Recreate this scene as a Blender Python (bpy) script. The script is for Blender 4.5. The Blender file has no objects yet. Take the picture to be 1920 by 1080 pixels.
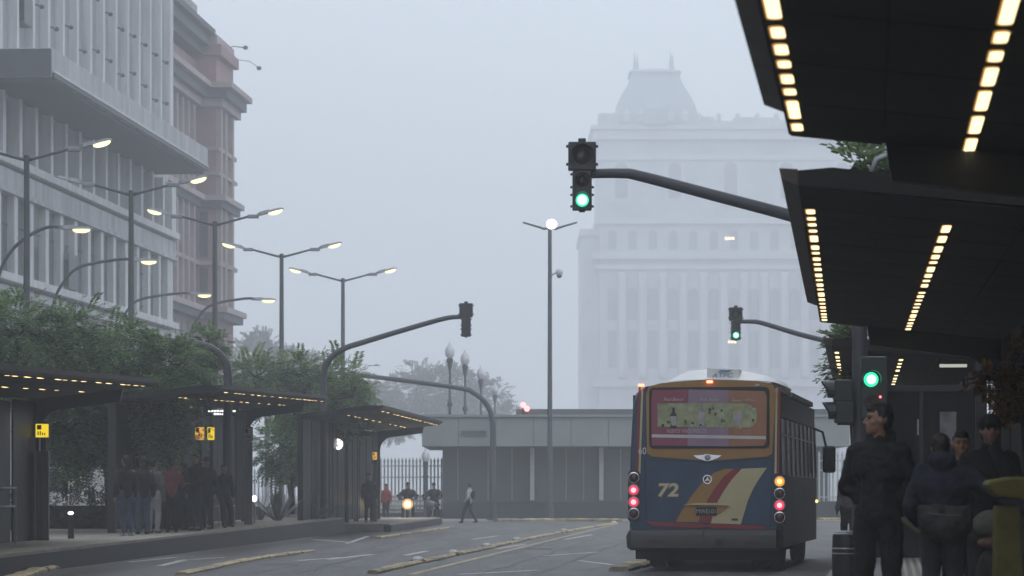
import bpy, bmesh, math, random
from mathutils import Vector, Matrix
R = math.radians
random.seed(7)
sc = bpy.context.scene
COL = sc.collection

# ------------------------------------------------------------------ camera
F, CX, HZ, HC = 6000.0, 960.0, 922.0, 1.35      # focal length in photo pixels, principal column, horizon row, eye height
cam_d = bpy.data.cameras.new('camera'); cam = bpy.data.objects.new('camera', cam_d); COL.objects.link(cam)
cam.location = (0, 0, HC); cam.rotation_euler = (R(90), 0, 0)
cam_d.sensor_width = 36; cam_d.lens = 36 * F / 1920; cam_d.shift_y = (HZ - 540) / 1920
cam_d.clip_start = 0.5; cam_d.clip_end = 5000
cam_d.dof.use_dof = True; cam_d.dof.focus_distance = 58; cam_d.dof.aperture_fstop = 5.2
sc.camera = cam

# ------------------------------------------------------------------ sky, sun, exposure
SUN_EL, SUN_AZ = R(42), R(200)
w = bpy.data.worlds.new('World'); sc.world = w; w.use_nodes = True
nt = w.node_tree; nt.nodes.clear()
sky = nt.nodes.new('ShaderNodeTexSky'); sky.sky_type = 'NISHITA'; sky.sun_disc = False
sky.sun_elevation = SUN_EL; sky.sun_rotation = SUN_AZ; sky.dust_density = 4; sky.air_density = 1.0; sky.ozone_density = 1.5
tc = nt.nodes.new('ShaderNodeTexCoord'); nz = nt.nodes.new('ShaderNodeTexNoise')
nz.inputs['Scale'].default_value = 1.6; nz.inputs['Detail'].default_value = 3
cr = nt.nodes.new('ShaderNodeValToRGB')
cr.color_ramp.elements[0].position = .3; cr.color_ramp.elements[0].color = (7.15, 7.9, 9.0, 1)
cr.color_ramp.elements[1].position = .7; cr.color_ramp.elements[1].color = (8.3, 9.15, 10.3, 1)
mx = nt.nodes.new('ShaderNodeMix'); mx.data_type = 'RGBA'; mx.inputs['Factor'].default_value = .88
bg = nt.nodes.new('ShaderNodeBackground'); bg.inputs['Strength'].default_value = .136
wo = nt.nodes.new('ShaderNodeOutputWorld')
L = nt.links.new
L(tc.outputs['Generated'], nz.inputs['Vector']); L(nz.outputs['Fac'], cr.inputs['Fac'])
L(sky.outputs['Color'], mx.inputs['A']); L(cr.outputs['Color'], mx.inputs['B'])
L(mx.outputs['Result'], bg.inputs['Color']); L(bg.outputs['Background'], wo.inputs['Surface'])
sl = bpy.data.lights.new('sun', 'SUN'); sun = bpy.data.objects.new('sun', sl); COL.objects.link(sun)
sl.energy = .6; sl.angle = R(25); sl.color = (1, .97, .93)
sun.rotation_euler = (R(90) - SUN_EL, 0, R(180) - SUN_AZ + R(180))
sun.location = (0, -30, 60)
vs = sc.view_settings
vs.view_transform = 'Standard'; vs.look = 'None'; vs.exposure = 0; vs.gamma = 1; vs.use_curve_mapping = False
cy = sc.cycles
cy.use_denoising = True
try: cy.denoiser = 'OPENIMAGEDENOISE'
except Exception: pass
cy.max_bounces = 8; cy.diffuse_bounces = 3; cy.glossy_bounces = 3; cy.transmission_bounces = 4
cy.volume_bounces = 4; cy.transparent_max_bounces = 8; cy.sample_clamp_indirect = 6; cy.caustics_reflective = False; cy.caustics_refractive = False

# ------------------------------------------------------------------ pixel helpers
def P(px, py, D): return Vector(((px - CX) / F * D, D, HC + (HZ - py) / F * D))
def G(px, py, z=0.0):
    D = F * (HC - z) / (py - HZ); return P(px, py, D)
def XD(px, D): return (px - CX) / F * D
def ZD(py, D): return HC + (HZ - py) / F * D

# ------------------------------------------------------------------ materials
def lin(v):
    v /= 255.0
    return v / 12.92 if v <= .04045 else ((v + .055) / 1.055) ** 2.4
def rgb(r, g, b, k=1.0): return tuple(min(.85, lin(v) * k) for v in (r, g, b))
MATS = {}
def mat(name, col, rough=.7, metal=0.0, var=.15, scale=3.0, bump=.0, bscale=20.0, emit=None, estr=0.0, spec=.5, trans=0.0, stretch=None, island=False, ct=(.32,.7)):
    if name in MATS: return MATS[name]
    m = bpy.data.materials.new(name); m.use_nodes = True; n = m.node_tree; b = n.nodes['Principled BSDF']; lk = n.links.new
    b.inputs['Roughness'].default_value = rough; b.inputs['Metallic'].default_value = metal
    b.inputs['Specular IOR Level'].default_value = spec
    if trans: b.inputs['Transmission Weight'].default_value = trans
    if emit:
        b.inputs['Emission Color'].default_value = (*emit, 1); b.inputs['Emission Strength'].default_value = estr
    b.inputs['Base Color'].default_value = (*col, 1)
    t = n.nodes.new('ShaderNodeTexCoord'); vec = t.outputs['Object']
    if stretch:
        mp = n.nodes.new('ShaderNodeMapping'); mp.inputs['Scale'].default_value = stretch; lk(vec, mp.inputs['Vector']); vec = mp.outputs['Vector']
    if var:
        nz = n.nodes.new('ShaderNodeTexNoise'); nz.inputs['Scale'].default_value = scale; nz.inputs['Detail'].default_value = 6; nz.inputs['Roughness'].default_value = .65
        lk(vec, nz.inputs['Vector'])
        rp = n.nodes.new('ShaderNodeValToRGB'); e = rp.color_ramp.elements
        e[0].position, e[1].position = ct
        e[0].color = (*[c * (1 - var) for c in col], 1); e[1].color = (*[min(.9, c * (1 + var)) for c in col], 1)
        lk(nz.outputs['Fac'], rp.inputs['Fac']); src = rp.outputs['Color']
        if island:
            gm = n.nodes.new('ShaderNodeNewGeometry'); hs = n.nodes.new('ShaderNodeHueSaturation')
            mr = n.nodes.new('ShaderNodeMapRange'); mr.inputs['To Min'].default_value = .45; mr.inputs['To Max'].default_value = 1.6
            lk(gm.outputs['Random Per Island'], mr.inputs['Value']); lk(mr.outputs['Result'], hs.inputs['Value']); lk(src, hs.inputs['Color']); src = hs.outputs['Color']
        lk(src, b.inputs['Base Color'])
        mr2 = n.nodes.new('ShaderNodeMapRange'); mr2.inputs['To Min'].default_value = max(.05, rough - .12); mr2.inputs['To Max'].default_value = min(1, rough + .12)
        lk(nz.outputs['Fac'], mr2.inputs['Value']); lk(mr2.outputs['Result'], b.inputs['Roughness'])
    if bump:
        n2 = n.nodes.new('ShaderNodeTexNoise'); n2.inputs['Scale'].default_value = bscale; n2.inputs['Detail'].default_value = 4; lk(vec, n2.inputs['Vector'])
        bp = n.nodes.new('ShaderNodeBump'); bp.inputs['Strength'].default_value = bump; bp.inputs['Distance'].default_value = .03
        lk(n2.outputs['Fac'], bp.inputs['Height']); lk(bp.outputs['Normal'], b.inputs['Normal'])
    MATS[name] = m
    return m
def glow(name, col, s): return mat(name, (.05, .05, .05), .4, var=0, emit=col, estr=s)

# ------------------------------------------------------------------ mesh helpers
def V(*a): return Vector(a)
class MB:
    def __init__(s): s.v = []; s.f = []; s.m = []; s.cur = 0
    def add(s, vs, fs):
        o = len(s.v); s.v += [tuple(p) for p in vs]; s.f += [tuple(i + o for i in f) for f in fs]; s.m += [s.cur] * len(fs); return s
    def box(s, x0, x1, y0, y1, z0, z1):
        x0, x1 = min(x0, x1), max(x0, x1); y0, y1 = min(y0, y1), max(y0, y1); z0, z1 = min(z0, z1), max(z0, z1)
        return s.add([(x0,y0,z0),(x1,y0,z0),(x1,y1,z0),(x0,y1,z0),(x0,y0,z1),(x1,y0,z1),(x1,y1,z1),(x0,y1,z1)],
                     [(0,3,2,1),(4,5,6,7),(0,1,5,4),(1,2,6,5),(2,3,7,6),(3,0,4,7)])
    def prism(s, pts, off):
        pts = [Vector(p) for p in pts]; off = Vector(off); n = len(pts)
        nr = Vector((0,0,0))
        for i in range(n): nr += pts[i].cross(pts[(i+1) % n])
        if nr.dot(off) > 0: pts = pts[::-1]
        vs = pts + [p + off for p in pts]
        return s.add(vs, [tuple(range(n)), tuple(range(2*n-1, n-1, -1))] + [((i+1) % n, i, i+n, (i+1) % n + n) for i in range(n)])
    def rings(s, rings, cap=True, closed=False):
        n = len(rings[0]); vs = [p for r in rings for p in r]; fs = []
        for k in range(len(rings) - 1):
            for i in range(n):
                j = (i + 1) % n; fs.append((k*n+i, k*n+j, (k+1)*n+j, (k+1)*n+i))
        if cap: fs.append(tuple(range(n))[::-1]); fs.append(tuple(range((len(rings)-1)*n, len(rings)*n)))
        return s.add(vs, fs)
    def tube(s, pts, rad, n=8):
        pts = [Vector(p) for p in pts]
        if not isinstance(rad, (list, tuple)): rad = [rad] * len(pts)
        rings = []; up = None
        for i, p in enumerate(pts):
            t = (pts[min(i+1, len(pts)-1)] - pts[max(i-1, 0)]).normalized()
            if up is None: up = Vector((0,0,1)) if abs(t.z) < .9 else Vector((0,1,0))
            a = t.cross(up).normalized(); b = a.cross(t).normalized(); up = b
            rings.append([p + (a*math.cos(2*math.pi*k/n) - b*math.sin(2*math.pi*k/n)) * rad[i] for k in range(n)])
        return s.rings(rings)
    def lathe(s, prof, c=(0,0,0), n=14, axis='z'):
        c = Vector(c); rings = []
        for r, h in prof:
            ring = []
            for k in range(n):
                a = 2*math.pi*k/n; x, y = r*math.cos(a), r*math.sin(a)
                ring.append(c + (Vector((x,y,h)) if axis == 'z' else Vector((x,h,-y)) if axis == 'y' else Vector((h,x,y))))
            rings.append(ring)
        return s.rings(rings)
    def ball(s, c, r, nu=12, nv=8, rot=None):
        if not isinstance(r, (tuple, list, Vector)): r = (r, r, r)
        c = Vector(c); rings = []
        for i in range(nv + 1):
            ph = math.pi * (i / nv) ; ph = min(max(ph, .02), math.pi - .02)
            ring = []
            for k in range(nu):
                a = 2*math.pi*k/nu
                p = Vector((r[0]*math.sin(ph)*math.cos(a), r[1]*math.sin(ph)*math.sin(a), -r[2]*math.cos(ph)))
                if rot: p = rot @ p
                ring.append(c + p)
            rings.append(ring)
        return s.rings(rings)
    def cap(s, a, b, ra, rb, n=10):
        a, b = Vector(a), Vector(b); d = b - a
        L_ = d.length
        if L_ < 1e-5: return s.ball(a, ra)
        t = d / L_; u = t.orthogonal().normalized(); w_ = t.cross(u); rings = []
        for i in range(5):
            q = math.pi/2 * (i / 4); rr = ra * max(math.sin(q), .05); rings.append((a - t*ra*math.cos(q), rr))
        for i in range(5):
            q = math.pi/2 * (i / 4); rr = rb * max(math.cos(q), .05); rings.append((b + t*rb*math.sin(q), rr))
        return s.rings([[c + (u*math.cos(2*math.pi*k/n) + w_*math.sin(2*math.pi*k/n)) * r for k in range(n)] for c, r in rings])
    def build(s, name, material, parent=None, smooth=False, bevel=0, loc=None, kind=None, label=None):
        me = bpy.data.meshes.new(name); me.from_pydata(s.v, [], s.f); me.validate(); me.update()
        if isinstance(material, (list, tuple)):
            for m in material: me.materials.append(m)
            for p, k in zip(me.polygons, s.m): p.material_index = k
        else: me.materials.append(material)
        if smooth: me.polygons.foreach_set('use_smooth', [True] * len(me.polygons))
        o = bpy.data.objects.new(name, me); COL.objects.link(o)
        if parent: o.parent = parent
        if loc is not None: o.location = loc
        if bevel:
            bv = o.modifiers.new('bevel', 'BEVEL'); bv.width = bevel; bv.segments = 2; bv.limit_method = 'ANGLE'; bv.angle_limit = R(40)
        if smooth == 2:
            try:
                me.set_sharp_from_angle(angle=R(42))
            except Exception: pass
        if kind: o['kind'] = kind
        if label: o['label'] = label
        return o
def bx(name, m, par, *a, bevel=0): return MB().box(*a).build(name, m, par, bevel=bevel)
def tag(o, label=None, cat=None, group=None, kind=None):
    if label: o['label'] = label
    if cat: o['category'] = cat
    if group: o['group'] = group
    if kind: o['kind'] = kind
    return o
def thing(name, label, cat, loc=(0,0,0), rz=0.0, group=None):
    o = bpy.data.objects.new(name, None); COL.objects.link(o); o.location = loc; o.rotation_euler = (0,0,rz); o.empty_display_size = .2
    return tag(o, label, cat, group)
def clone(o, parent=None, loc=None, rot=None, scale=None):
    c = o.copy(); COL.objects.link(c); c.parent = parent if parent is not None else o.parent
    if loc is not None: c.location = loc
    if rot is not None: c.rotation_euler = rot
    if scale is not None: c.scale = scale
    return c
def copy_tree(o, parent=None):
    c = o.copy(); COL.objects.link(c); c.parent = parent
    for ch in list(o.children): copy_tree(ch, c)
    return c
def crom(pts, n=6):
    pts = [Vector(p) for p in pts]; q = [2*pts[0]-pts[1]] + pts + [2*pts[-1]-pts[-2]]; out = []
    for i in range(1, len(q) - 2):
        for k in range(n):
            t = k / n; a, b, c, d = q[i-1], q[i], q[i+1], q[i+2]
            out.append(.5*((2*b) + (c-a)*t + (2*a-5*b+4*c-d)*t*t + (3*b-a-3*c+d)*t**3))
    return out + [pts[-1]]
def text(name, body, size, loc, m, parent, rot=(R(90),0,0), shear=0, align='CENTER', ext=.002, sx=1.0, off=0.0):
    cu = bpy.data.curves.new(name, 'FONT'); cu.body = body; cu.size = size; cu.shear = shear; cu.align_x = align; cu.align_y = 'CENTER'; cu.extrude = ext; cu.offset = off; cu.resolution_u = 3
    t = bpy.data.objects.new(name + '_tmp', cu); COL.objects.link(t)
    dg = bpy.context.evaluated_depsgraph_get(); me = bpy.data.meshes.new_from_object(t.evaluated_get(dg)); bpy.data.objects.remove(t)
    me.name = name; me.materials.clear(); me.materials.append(m)
    o = bpy.data.objects.new(name, me); COL.objects.link(o); o.parent = parent; o.location = loc; o.rotation_euler = rot; o.scale = (sx, 1, 1)
    return o

# ------------------------------------------------------------------ shared materials
M_asph = mat('asphalt', (.058,.057,.058), .55, spec=.32, var=.62, scale=.8, bump=.5, bscale=9, stretch=(1.3,.10,1), ct=(.42,.6))
M_conc = mat('concrete', (.31,.285,.24), .8, var=.25, scale=1.4, bump=.2, bscale=14)
M_kerbd = mat('dark_kerb_stone', (.035,.036,.04), .75, var=.3, scale=2)
M_yel = mat('worn_yellow_paint', (.42,.33,.18), .7, var=.6, scale=2.2, bump=.8, bscale=7)
M_white = mat('worn_white_paint', (.52,.52,.50), .6, var=.5, scale=5)
M_black = mat('black_painted_metal', (.012,.012,.013), .5, var=.3, scale=2)
M_dark = mat('dark_grey_metal', (.035,.037,.04), .55, var=.25, scale=2)
M_pole = mat('grey_pole_metal', (.075,.08,.09), .5, metal=.2, var=.2, scale=2)
M_gal = mat('galvanised_metal', (.3,.31,.33), .45, metal=.5, var=.2, scale=4)
M_chrome = mat('chrome', (.6,.6,.62), .2, metal=1, var=.1)
M_rub = mat('rubber', (.014,.014,.014), .85, var=.3, scale=8)
M_lampw = glow('warm_lamp_light', (1,.82,.46), 1.9)
M_lampo = glow('orange_lamp_light', (1,.55,.2), 5)
M_streetl = glow('street_lamp_light', (1,.92,.46), 2.3)
M_brown = mat('brown_fascia_metal', (.045,.030,.022), .5, var=.3, scale=1.5)
M_glass = mat('dark_window_glass', (.025,.028,.03), .3, var=.2, scale=1.5, spec=.25)
# ================================================================== SETTING
gm = MB(); gm.add([(-560,-60,0),(560,-60,0),(560,1100,0),(-560,1100,0)], [(0,1,2,3)])
tag(gm.build('ground', mat('ground_paving', (.10,.10,.10), .8, var=.3, scale=.3, bump=.2)), kind='structure')
rd = MB(); rd.add([(-8.6,20,.006),(3.2,20,.006),(5.2,48,.006),(9.5,80,.006),(17,125,.006),(34,150,.006),(-14,150,.006),(-5.6,110,.006)], [tuple(range(8))])
tag(rd.build('road', M_asph), kind='structure')
cp = MB(); cp.add([(-40,146.5,.012),(40,146.5,.012),(40,158.5,.012),(-40,158.5,.012)], [(0,1,2,3)])
tag(cp.build('pavement', M_conc), kind='structure')

# worn lane marks: thin sheets of paint
def strip(name, pts, wd, z, m, zt=None):
    mb = MB(); n = len(pts); L_, R_ = [], []
    for i, p in enumerate(pts):
        t = (pts[min(i+1,n-1)] - pts[max(i-1,0)]); t.z = 0; t.normalize(); s = Vector((t.y,-t.x,0))
        wv = wd[i] if isinstance(wd, (list,tuple)) else wd
        L_.append(p - s*wv/2); R_.append(p + s*wv/2)
    if zt is None:
        vs = [(p.x,p.y,z) for p in L_] + [(p.x,p.y,z) for p in R_]
        mb.add(vs, [(i, n+i, n+i+1, i+1) for i in range(n-1)])
    else:
        rings = []
        for i in range(n):
            h = zt[i] if isinstance(zt, (list,tuple)) else zt; s_ = (R_[i]-L_[i])
            a, b = L_[i], R_[i]; q1 = a + s_*.18; q2 = b - s_*.18
            rings.append([(a.x,a.y,z),(b.x,b.y,z),(b.x,b.y,z+h*.55),(q2.x,q2.y,z+h),(q1.x,q1.y,z+h),(a.x,a.y,z+h*.55)])
        mb.rings(rings)
    return mb.build(name, m)
for i, (a, b, wd) in enumerate([((560,1052),(640,1046),.16),((615,1050),(700,1040),.14),((760,1042),(800,1034),.14),((585,1012),(660,1018),.2),((690,1006),(650,1020),.14),
        ((860,1078),(1010,1070),.16),((1020,1043),(1120,1036),.14),((930,1030),(985,1021),.12),((885,1012),(935,1005),.14),((1060,1012),(1110,1003),.13),((300,1062),(350,1050),.15),((240,1055),(330,1046),.12),((330,1052),(420,1046),.12),((1085,1052),(1150,1060),.12)]):
    p, q = G(*a), G(*b); strip('road_marking', [p, p.lerp(q,.5), q], wd, .011, M_white)['kind'] = 'structure'
for i, (a, b) in enumerate([((770,1078),(1160,982)),((1150,1072),(1230,1046))]):
    p, q = G(*a), G(*b); strip('road_marking', [p.lerp(q,k/8) for k in range(9)], .13, .011, M_yel)['kind'] = 'structure'
# dark tyre-polished patches of repaired asphalt
M_yelw = mat('faded_yellow_paint', (.30,.26,.19), .8, var=.6, scale=2.2, bump=.8, bscale=7)
M_tar = mat('tar_seal', (.02,.02,.021), .6, var=.3)
M_patch = mat('dark_asphalt_patch', (.034,.035,.037), .55, var=.35, scale=.5, stretch=(1.2,.2,1))
for (px, py, wx, ly) in [(560,1056,1.6,5),(760,1060,1.2,7),(900,1048,1.5,8),(640,1032,1.4,9),(1080,1062,1.4,6),(480,1068,1.2,4),(1090,1020,1.2,12)]:
    c = G(px, py); mb = MB(); n = 14
    pts = [(c.x + wx/2*math.cos(2*math.pi*k/n)*random.uniform(.8,1.1) + .07*ly/2*math.sin(2*math.pi*k/n), c.y + ly/2*math.sin(2*math.pi*k/n)*random.uniform(.85,1.1), .009) for k in range(n)]
    mb.add(pts, [tuple(range(n))]); mb.build('road_patch', M_patch)['kind'] = 'structure'

# cracks and joint lines sealed with tar
for (a, b) in [((380,1074),(640,1024)),((480,1076),(720,1022)),((860,1060),(1080,1006)),((900,1078),(1120,1010)),((560,1076),(800,1012)),((1000,1079),(1160,1020)),((620,1062),(760,1066)),((830,1032),(960,1034))]:
    p, q = G(*a), G(*b); n_ = 14; pts = [p.lerp(q, k/n_) + V(random.uniform(-.1,.1),0,0) for k in range(n_+1)]
    strip('road_seam', pts, .09, .0105, M_tar)['kind'] = 'structure'
for px, py in ((800,1052),(1010,1030),(520,1058)):
    p = G(px, py); t = thing('manhole_cover', {800:'round iron manhole cover in the road left of the studded divider',1010:'round iron manhole cover between the studded divider and the bus',520:'round iron manhole cover beside the broken yellow divider'}[px], 'manhole cover', (p.x,p.y,.006))
    MB().lathe([(.36,0),(.36,.008),(.34,.01)], n=22).build('rim', M_pole, t); MB().lathe([(.31,.0),(.31,.012),(.02,.013)], n=22).build('lid', M_dark, t)

# raised lane dividers
def divider(label, px, wd, h, studs=()):
    pts = crom([G(*p) for p in px], 8); c = pts[0].copy(); c.z = 0; m = len(pts)
    t = thing('lane_divider', label, 'lane divider', c, group='yellow lane dividers on the road')
    acc = [0.0]
    for i in range(1, m): acc.append(acc[-1] + (pts[i]-pts[i-1]).length)
    def pt(s):
        for i in range(1, m):
            if s <= acc[i] or i == m-1: return pts[i-1].lerp(pts[i], max(0, min(1, (s-acc[i-1])/max(1e-6, acc[i]-acc[i-1]))))
    s = 0.0
    while s < acc[-1]-.3:                                # separate kerb stones, unevenly laid and chipped
        l = min(random.uniform(1.6,2.6), acc[-1]-s); n = 5; dx = V(random.uniform(-.03,.03),0,0)
        q = [pt(s + l*k/(n-1)) - c + dx for k in range(n)]
        hh = h*random.uniform(.9,1.06); ww = wd*random.uniform(.85,1.12)
        o = strip('kerb_stone', q, [ww*random.uniform(.95,1.05)*(.95 if k in (0,n-1) else 1) for k in range(n)], .004, random.choice((M_yel, M_yel, M_yelw)), [hh*random.uniform(.92,1.05)*(.85 if k in (0,n-1) else 1) for k in range(n)]); o.parent = t
        s += l + random.choice((.03,.04,.05,.25))
    for s in studs:
        p = G(*s) - c
        q = MB().lathe([(.12,0),(.13,.03),(.1,.07),(.04,.09)], (0,0,0), 9).build('stud', M_white, t, smooth=True, loc=(p.x,p.y,h*.7)); q.scale = (1, 1.7, 1)
divider('long studded yellow divider down the middle of the road, left of the bus', [(700,1077),(850,1043),(969,1017),(1056,999),(1156,982)], .22, .07, [(783,1057),(850,1043),(912,1029),(968,1017),(1056,999),(1150,983)])
divider('broken yellow divider left of the studded one, nearest stretch', [(337,1079),(420,1062),(480,1050),(582,1035)], .22, .06)
divider('short yellow divider farther off in front of the motorcycle', [(709,1010),(770,1000),(845,990)], .26, .06)
divider('wavy yellow kerb in the road below the queue, nearest on the left', [(10,1092),(60,1076),(140,1058),(220,1050),(322,1038)], .25, .08)
divider('pale kerb in the road beside the far end of the left platform', [(457,1015),(540,1006),(650,989)], .26, .08)
divider('yellow kerb end under the left rear wheel of the bus', [(1160,1072),(1195,1063),(1240,1050)], .42, .1)
divider('straight yellow kerb in front of the low grey building', [(930,978),(1040,977),(1165,978)], .35, .14)
divider('yellow kerb across the road right of the bus', [(1535,976),(1600,975)], .5, .14)

# platforms
def platform(name, line, d0, d1, width, h0, h1, side, mt, mk):
    X = lambda d: line[0] + line[1]*(d - line[2])
    a, b = V(X(d0), d0, 0), V(X(d1), d1, 0); s = V(side*width, -side*width*line[1], 0)
    mb = MB(); q = V(0,0,1)
    def ring(p, h): return [p, p + q*h, p + s*.97 + q*h, p + s*.97]
    mb.rings([ring(a,h0), ring(b,h1)] if side < 0 else [ring(a,h0)[::-1], ring(b,h1)[::-1]])
    o = tag(mb.build(name, mt), kind='structure')
    k = MB(); e = V(-side*.06, 0, 0)
    def kr(p, h): return [p + e + q*.004, p + e + q*(h-.05), p + e*-3 + q*(h-.05) , p - e*3 + q*.004]
    k.rings([kr(a - V(0,.02,0), h0), kr(b, h1)]); ko = k.build('kerb', mk, o)
    return o, X
PLAT_L, XL = platform('platform', (-8.2,.047,51), 30, 106, 5.2, .28, .5, -1, M_conc, M_kerbd)
PLAT_L2, XL2 = platform('platform', (-4.2,.047,104), 106.5, 131, 4.2, .28, .3, -1, M_conc, M_kerbd)
PR = lambda d: 4.2 + .118*(d - 42.6)
PLAT_R, XR = platform('platform', (4.2,.118,42.6), 10, 100, 5.5, .25, .25, 1, mat('grey_platform_paving', (.17,.165,.155), .7, var=.25, scale=1.2), M_kerbd)
# painted edge and ribbed guidance strip of the right platform
pe = strip('edge_line', [V(PR(d)+.16, d, 0) for d in (12,30,50,70,90)], .16, .256, mat('orange_edge_paint', (.5,.22,.09), .6, var=.3)); pe.parent = PLAT_R
rib0 = None
for k in range(11):
    o = strip('guide_rib', [V(PR(d)+1.05+k*.11, d, 0) for d in (26,45,64)], .055, .25, mat('beige_guide_tile', (.33,.30,.25), .7, var=.2), .02); o.parent = PLAT_R
pl = strip('edge_line', [V(PR(d)+2.4, d, 0) for d in (26,44,62)], .12, .256, MATS['orange_edge_paint']); pl.parent = PLAT_R

# ================================================================== LEFT OFFICE BUILDING
M_wall = mat('pale_stone_wall', (.46,.465,.47), .85, var=.28, scale=1.3, bump=.1, stretch=(1,1,.12))
M_pan = mat('grey_spandrel_panel', (.34,.345,.355), .8, var=.25, scale=1.2, stretch=(1,1,.12))
M_fin = mat('white_stone_fin', (.64,.64,.64), .8, var=.2, scale=1.4, stretch=(1,1,.15))
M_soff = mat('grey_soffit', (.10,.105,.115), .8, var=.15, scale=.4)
M_win = mat('office_window_glass', (.055,.06,.07), .3, var=.35, scale=.8)
M_winb = mat('drawn_blind', (.22,.22,.21), .7, var=.2, scale=1.5)
Wd = lambda D: -24.3 + .07*(D - 161)
ob = thing('office_building', 'tall pale office block with white fins and a projecting slab canopy at left', 'building', (Wd(155),155,0), -math.atan(.07))
bx('wall', M_wall, ob, -16, 0, -195, 45.6, 0, 40)  # near stretch out of view is lengthened to shade the street
bx('canopy_slab', M_wall, ob, .35, 3.6, -5.2, 39, 20.75, 22.1, bevel=.03)
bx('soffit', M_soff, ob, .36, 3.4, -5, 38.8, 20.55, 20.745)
bx('gutter', M_dark, ob, 3.6, 3.68, -5.2, 39, 20.72, 20.92)
bx('drip_ledge', M_fin, ob, 3.6, 3.66, -5.2, 39, 20.98, 21.08)
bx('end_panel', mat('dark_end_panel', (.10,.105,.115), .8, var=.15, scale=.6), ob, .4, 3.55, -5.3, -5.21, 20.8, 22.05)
for z0, z1, pr in ((17.1,17.5,.75),(16.0,16.95,.5),(15.75,15.98,.62),(11.5,11.9,.7),(10.9,11.3,.45),(6,6.5,.5)):
    bx('ledge', M_wall if pr < .7 else M_fin, ob, .002, pr, -40, 45.6, z0, z1, bevel=.03)
fins = [4.7 + 3.55*k for k in range(-4, 12)]
fin_u = fin_l = fin_m = None; w1 = w2 = w3 = None; br = None
M_brk = mat('dark_bracket_metal', (.06,.06,.07), .6, var=.1)
for k, y in enumerate(fins):
    wide = .62 if k < len(fins)-1 else 1.5
    bx('fin', M_fin, ob, .003, .55, y-wide*.36, y+wide*.36, 22.11, 39.5)
    bx('pilaster', M_fin, ob, .003, .7, y-wide*.5, y+wide*.5, 17.51, 20.5)
    bx('pilaster', M_fin, ob, .003, .45, y-wide*.62, y+wide*.62, 11.91, 15.74)
    if k == len(fins)-1: break
    yc = y + 1.775
    if w1 is None:
        w1 = bx('window', M_win, ob, .004, .1, -1.35, 1.35, 17.51, 20.5); MB().box(.1,.16,-.05,.05,17.52,20.5).build('frame', M_soff, w1)
        w2 = bx('window', M_win, ob, .004, .1, -1.3, 1.3, 11.91, 15.74); MB().box(.1,.16,-.05,.05,11.92,15.73).box(.1,.16,-1.28,1.28,14.3,14.38).build('frame', M_soff, w2)
        w3 = bx('spandrel_panel', M_pan, ob, .004, .12, -1.45, 1.45, 22.11, 39)
        br = MB().tube([(.1,-.9,25.35),(.5,-.9,25.42),(.6,-.5,25.38)], .05, 6).ball((.62,-.3,25.4),(.13,.2,.12),8,6).tube([(.1,-.95,25.3),(.2,-1.0,24.9),(.2,-1.0,24.4),(.3,-.85,24.25)], .04, 6).build('bracket', M_brk, ob, smooth=True)
        for o in (w1, w2, w3, br): o.location.y = yc
    else:
        for o in (w1, w2):
            c = clone(o, ob); c.location.y = yc; ch = clone(o.children[0], c)
            if random.random() < .4: zb_ = 20.45 if o is w1 else 15.7; bx('blind', M_winb, c, .101, .115, random.choice((-1.3,.08)), random.choice((-.08,1.3)) if 0 else 1.28, zb_-random.uniform(.5,2.2), zb_)
        c = clone(w3, ob); c.location.y = yc
        c = clone(br, ob); c.location.y = yc; c.location.z = random.uniform(-.5,.5); c = clone(br, ob); c.location.y = yc; c.location.z = 2.6 + random.uniform(-.4,.4)
    if k % 2 == 0: bx('window', M_win, ob, .004, .1, y+.7, y+2.9, 7.5, 10.6)
M_ac = mat('dull_air_conditioner', (.17,.18,.19), .7, var=.2)
def acunit(y, z, s=1.0):
    a = bx('air_conditioner', M_ac, ob, .13, .75, y-.55*s, y+.55*s, z, z+.85*s, bevel=.03)
    bx('grille', M_dark, a, .16, .72, y-.562*s, y-.552*s, z+.12, z+.7*s)
acunit(2.6, 24.3, 1.6); acunit(32.5, 22.3, 1.3); acunit(40.2, 22.3, 1.5); acunit(43.2, 22.3, 1.2); acunit(13.4, 11.95, 2.2)

# ================================================================== RED BRICK BUILDING
M_brick = mat('weathered_red_brick', (.35,.205,.21), .85, var=.2, scale=.5, bump=.15, bscale=5)
M_rstone = mat('pinkish_stone', (.42,.35,.345), .85, var=.18, scale=.6)
M_slate = mat('slate_roof', (.085,.09,.10), .7, var=.2, scale=.6)
rb = thing('brick_building', 'tall ornate red brick building with stepped cornices beyond the office block', 'building', (-25.5,200,0), -math.atan(.065))
# local y runs along the street; main wing then a projecting corner bay
bx('wall', M_brick, rb, -18, 0, -2, 43, 0, 33.0)
bx('wall', M_brick, rb, -14, 1.5, 35.2, 43.4, 0, 33.4)                                      # corner bay
bx('roof', M_slate, rb, -17.5, -.5, -2, 34.9, 33.02, 34.4)
for z0, z1, pr, mm in ((29.6,30.2,.55,M_rstone),(30.2,30.9,.95,M_slate),(30.9,31.3,1.35,M_rstone),(22.2,22.7,.5,M_slate),(22.7,23.1,.8,M_rstone),(14.0,14.5,.7,M_slate),(14.5,14.9,.95,M_rstone),(18.0,18.3,.3,M_rstone),(26.4,26.7,.25,M_rstone),(9.5,10,.5,M_rstone),(24.6,24.85,.3,M_rstone)):
    mb = MB().box(-18, pr, -2, 35.18-pr, z0, z1); mb.build('cornice', mm, rb)
    MB().box(-14.2, 1.5+pr, 35.2-pr, 43.4+pr*.6, z0, z1+.003).build('cornice', mm, rb)
for y in (36.0, 38.2, 41.6):
    bx('pilaster', M_rstone, rb, 1.502, 1.8, y-.35, y+.35, 15, 29.5)
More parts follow.
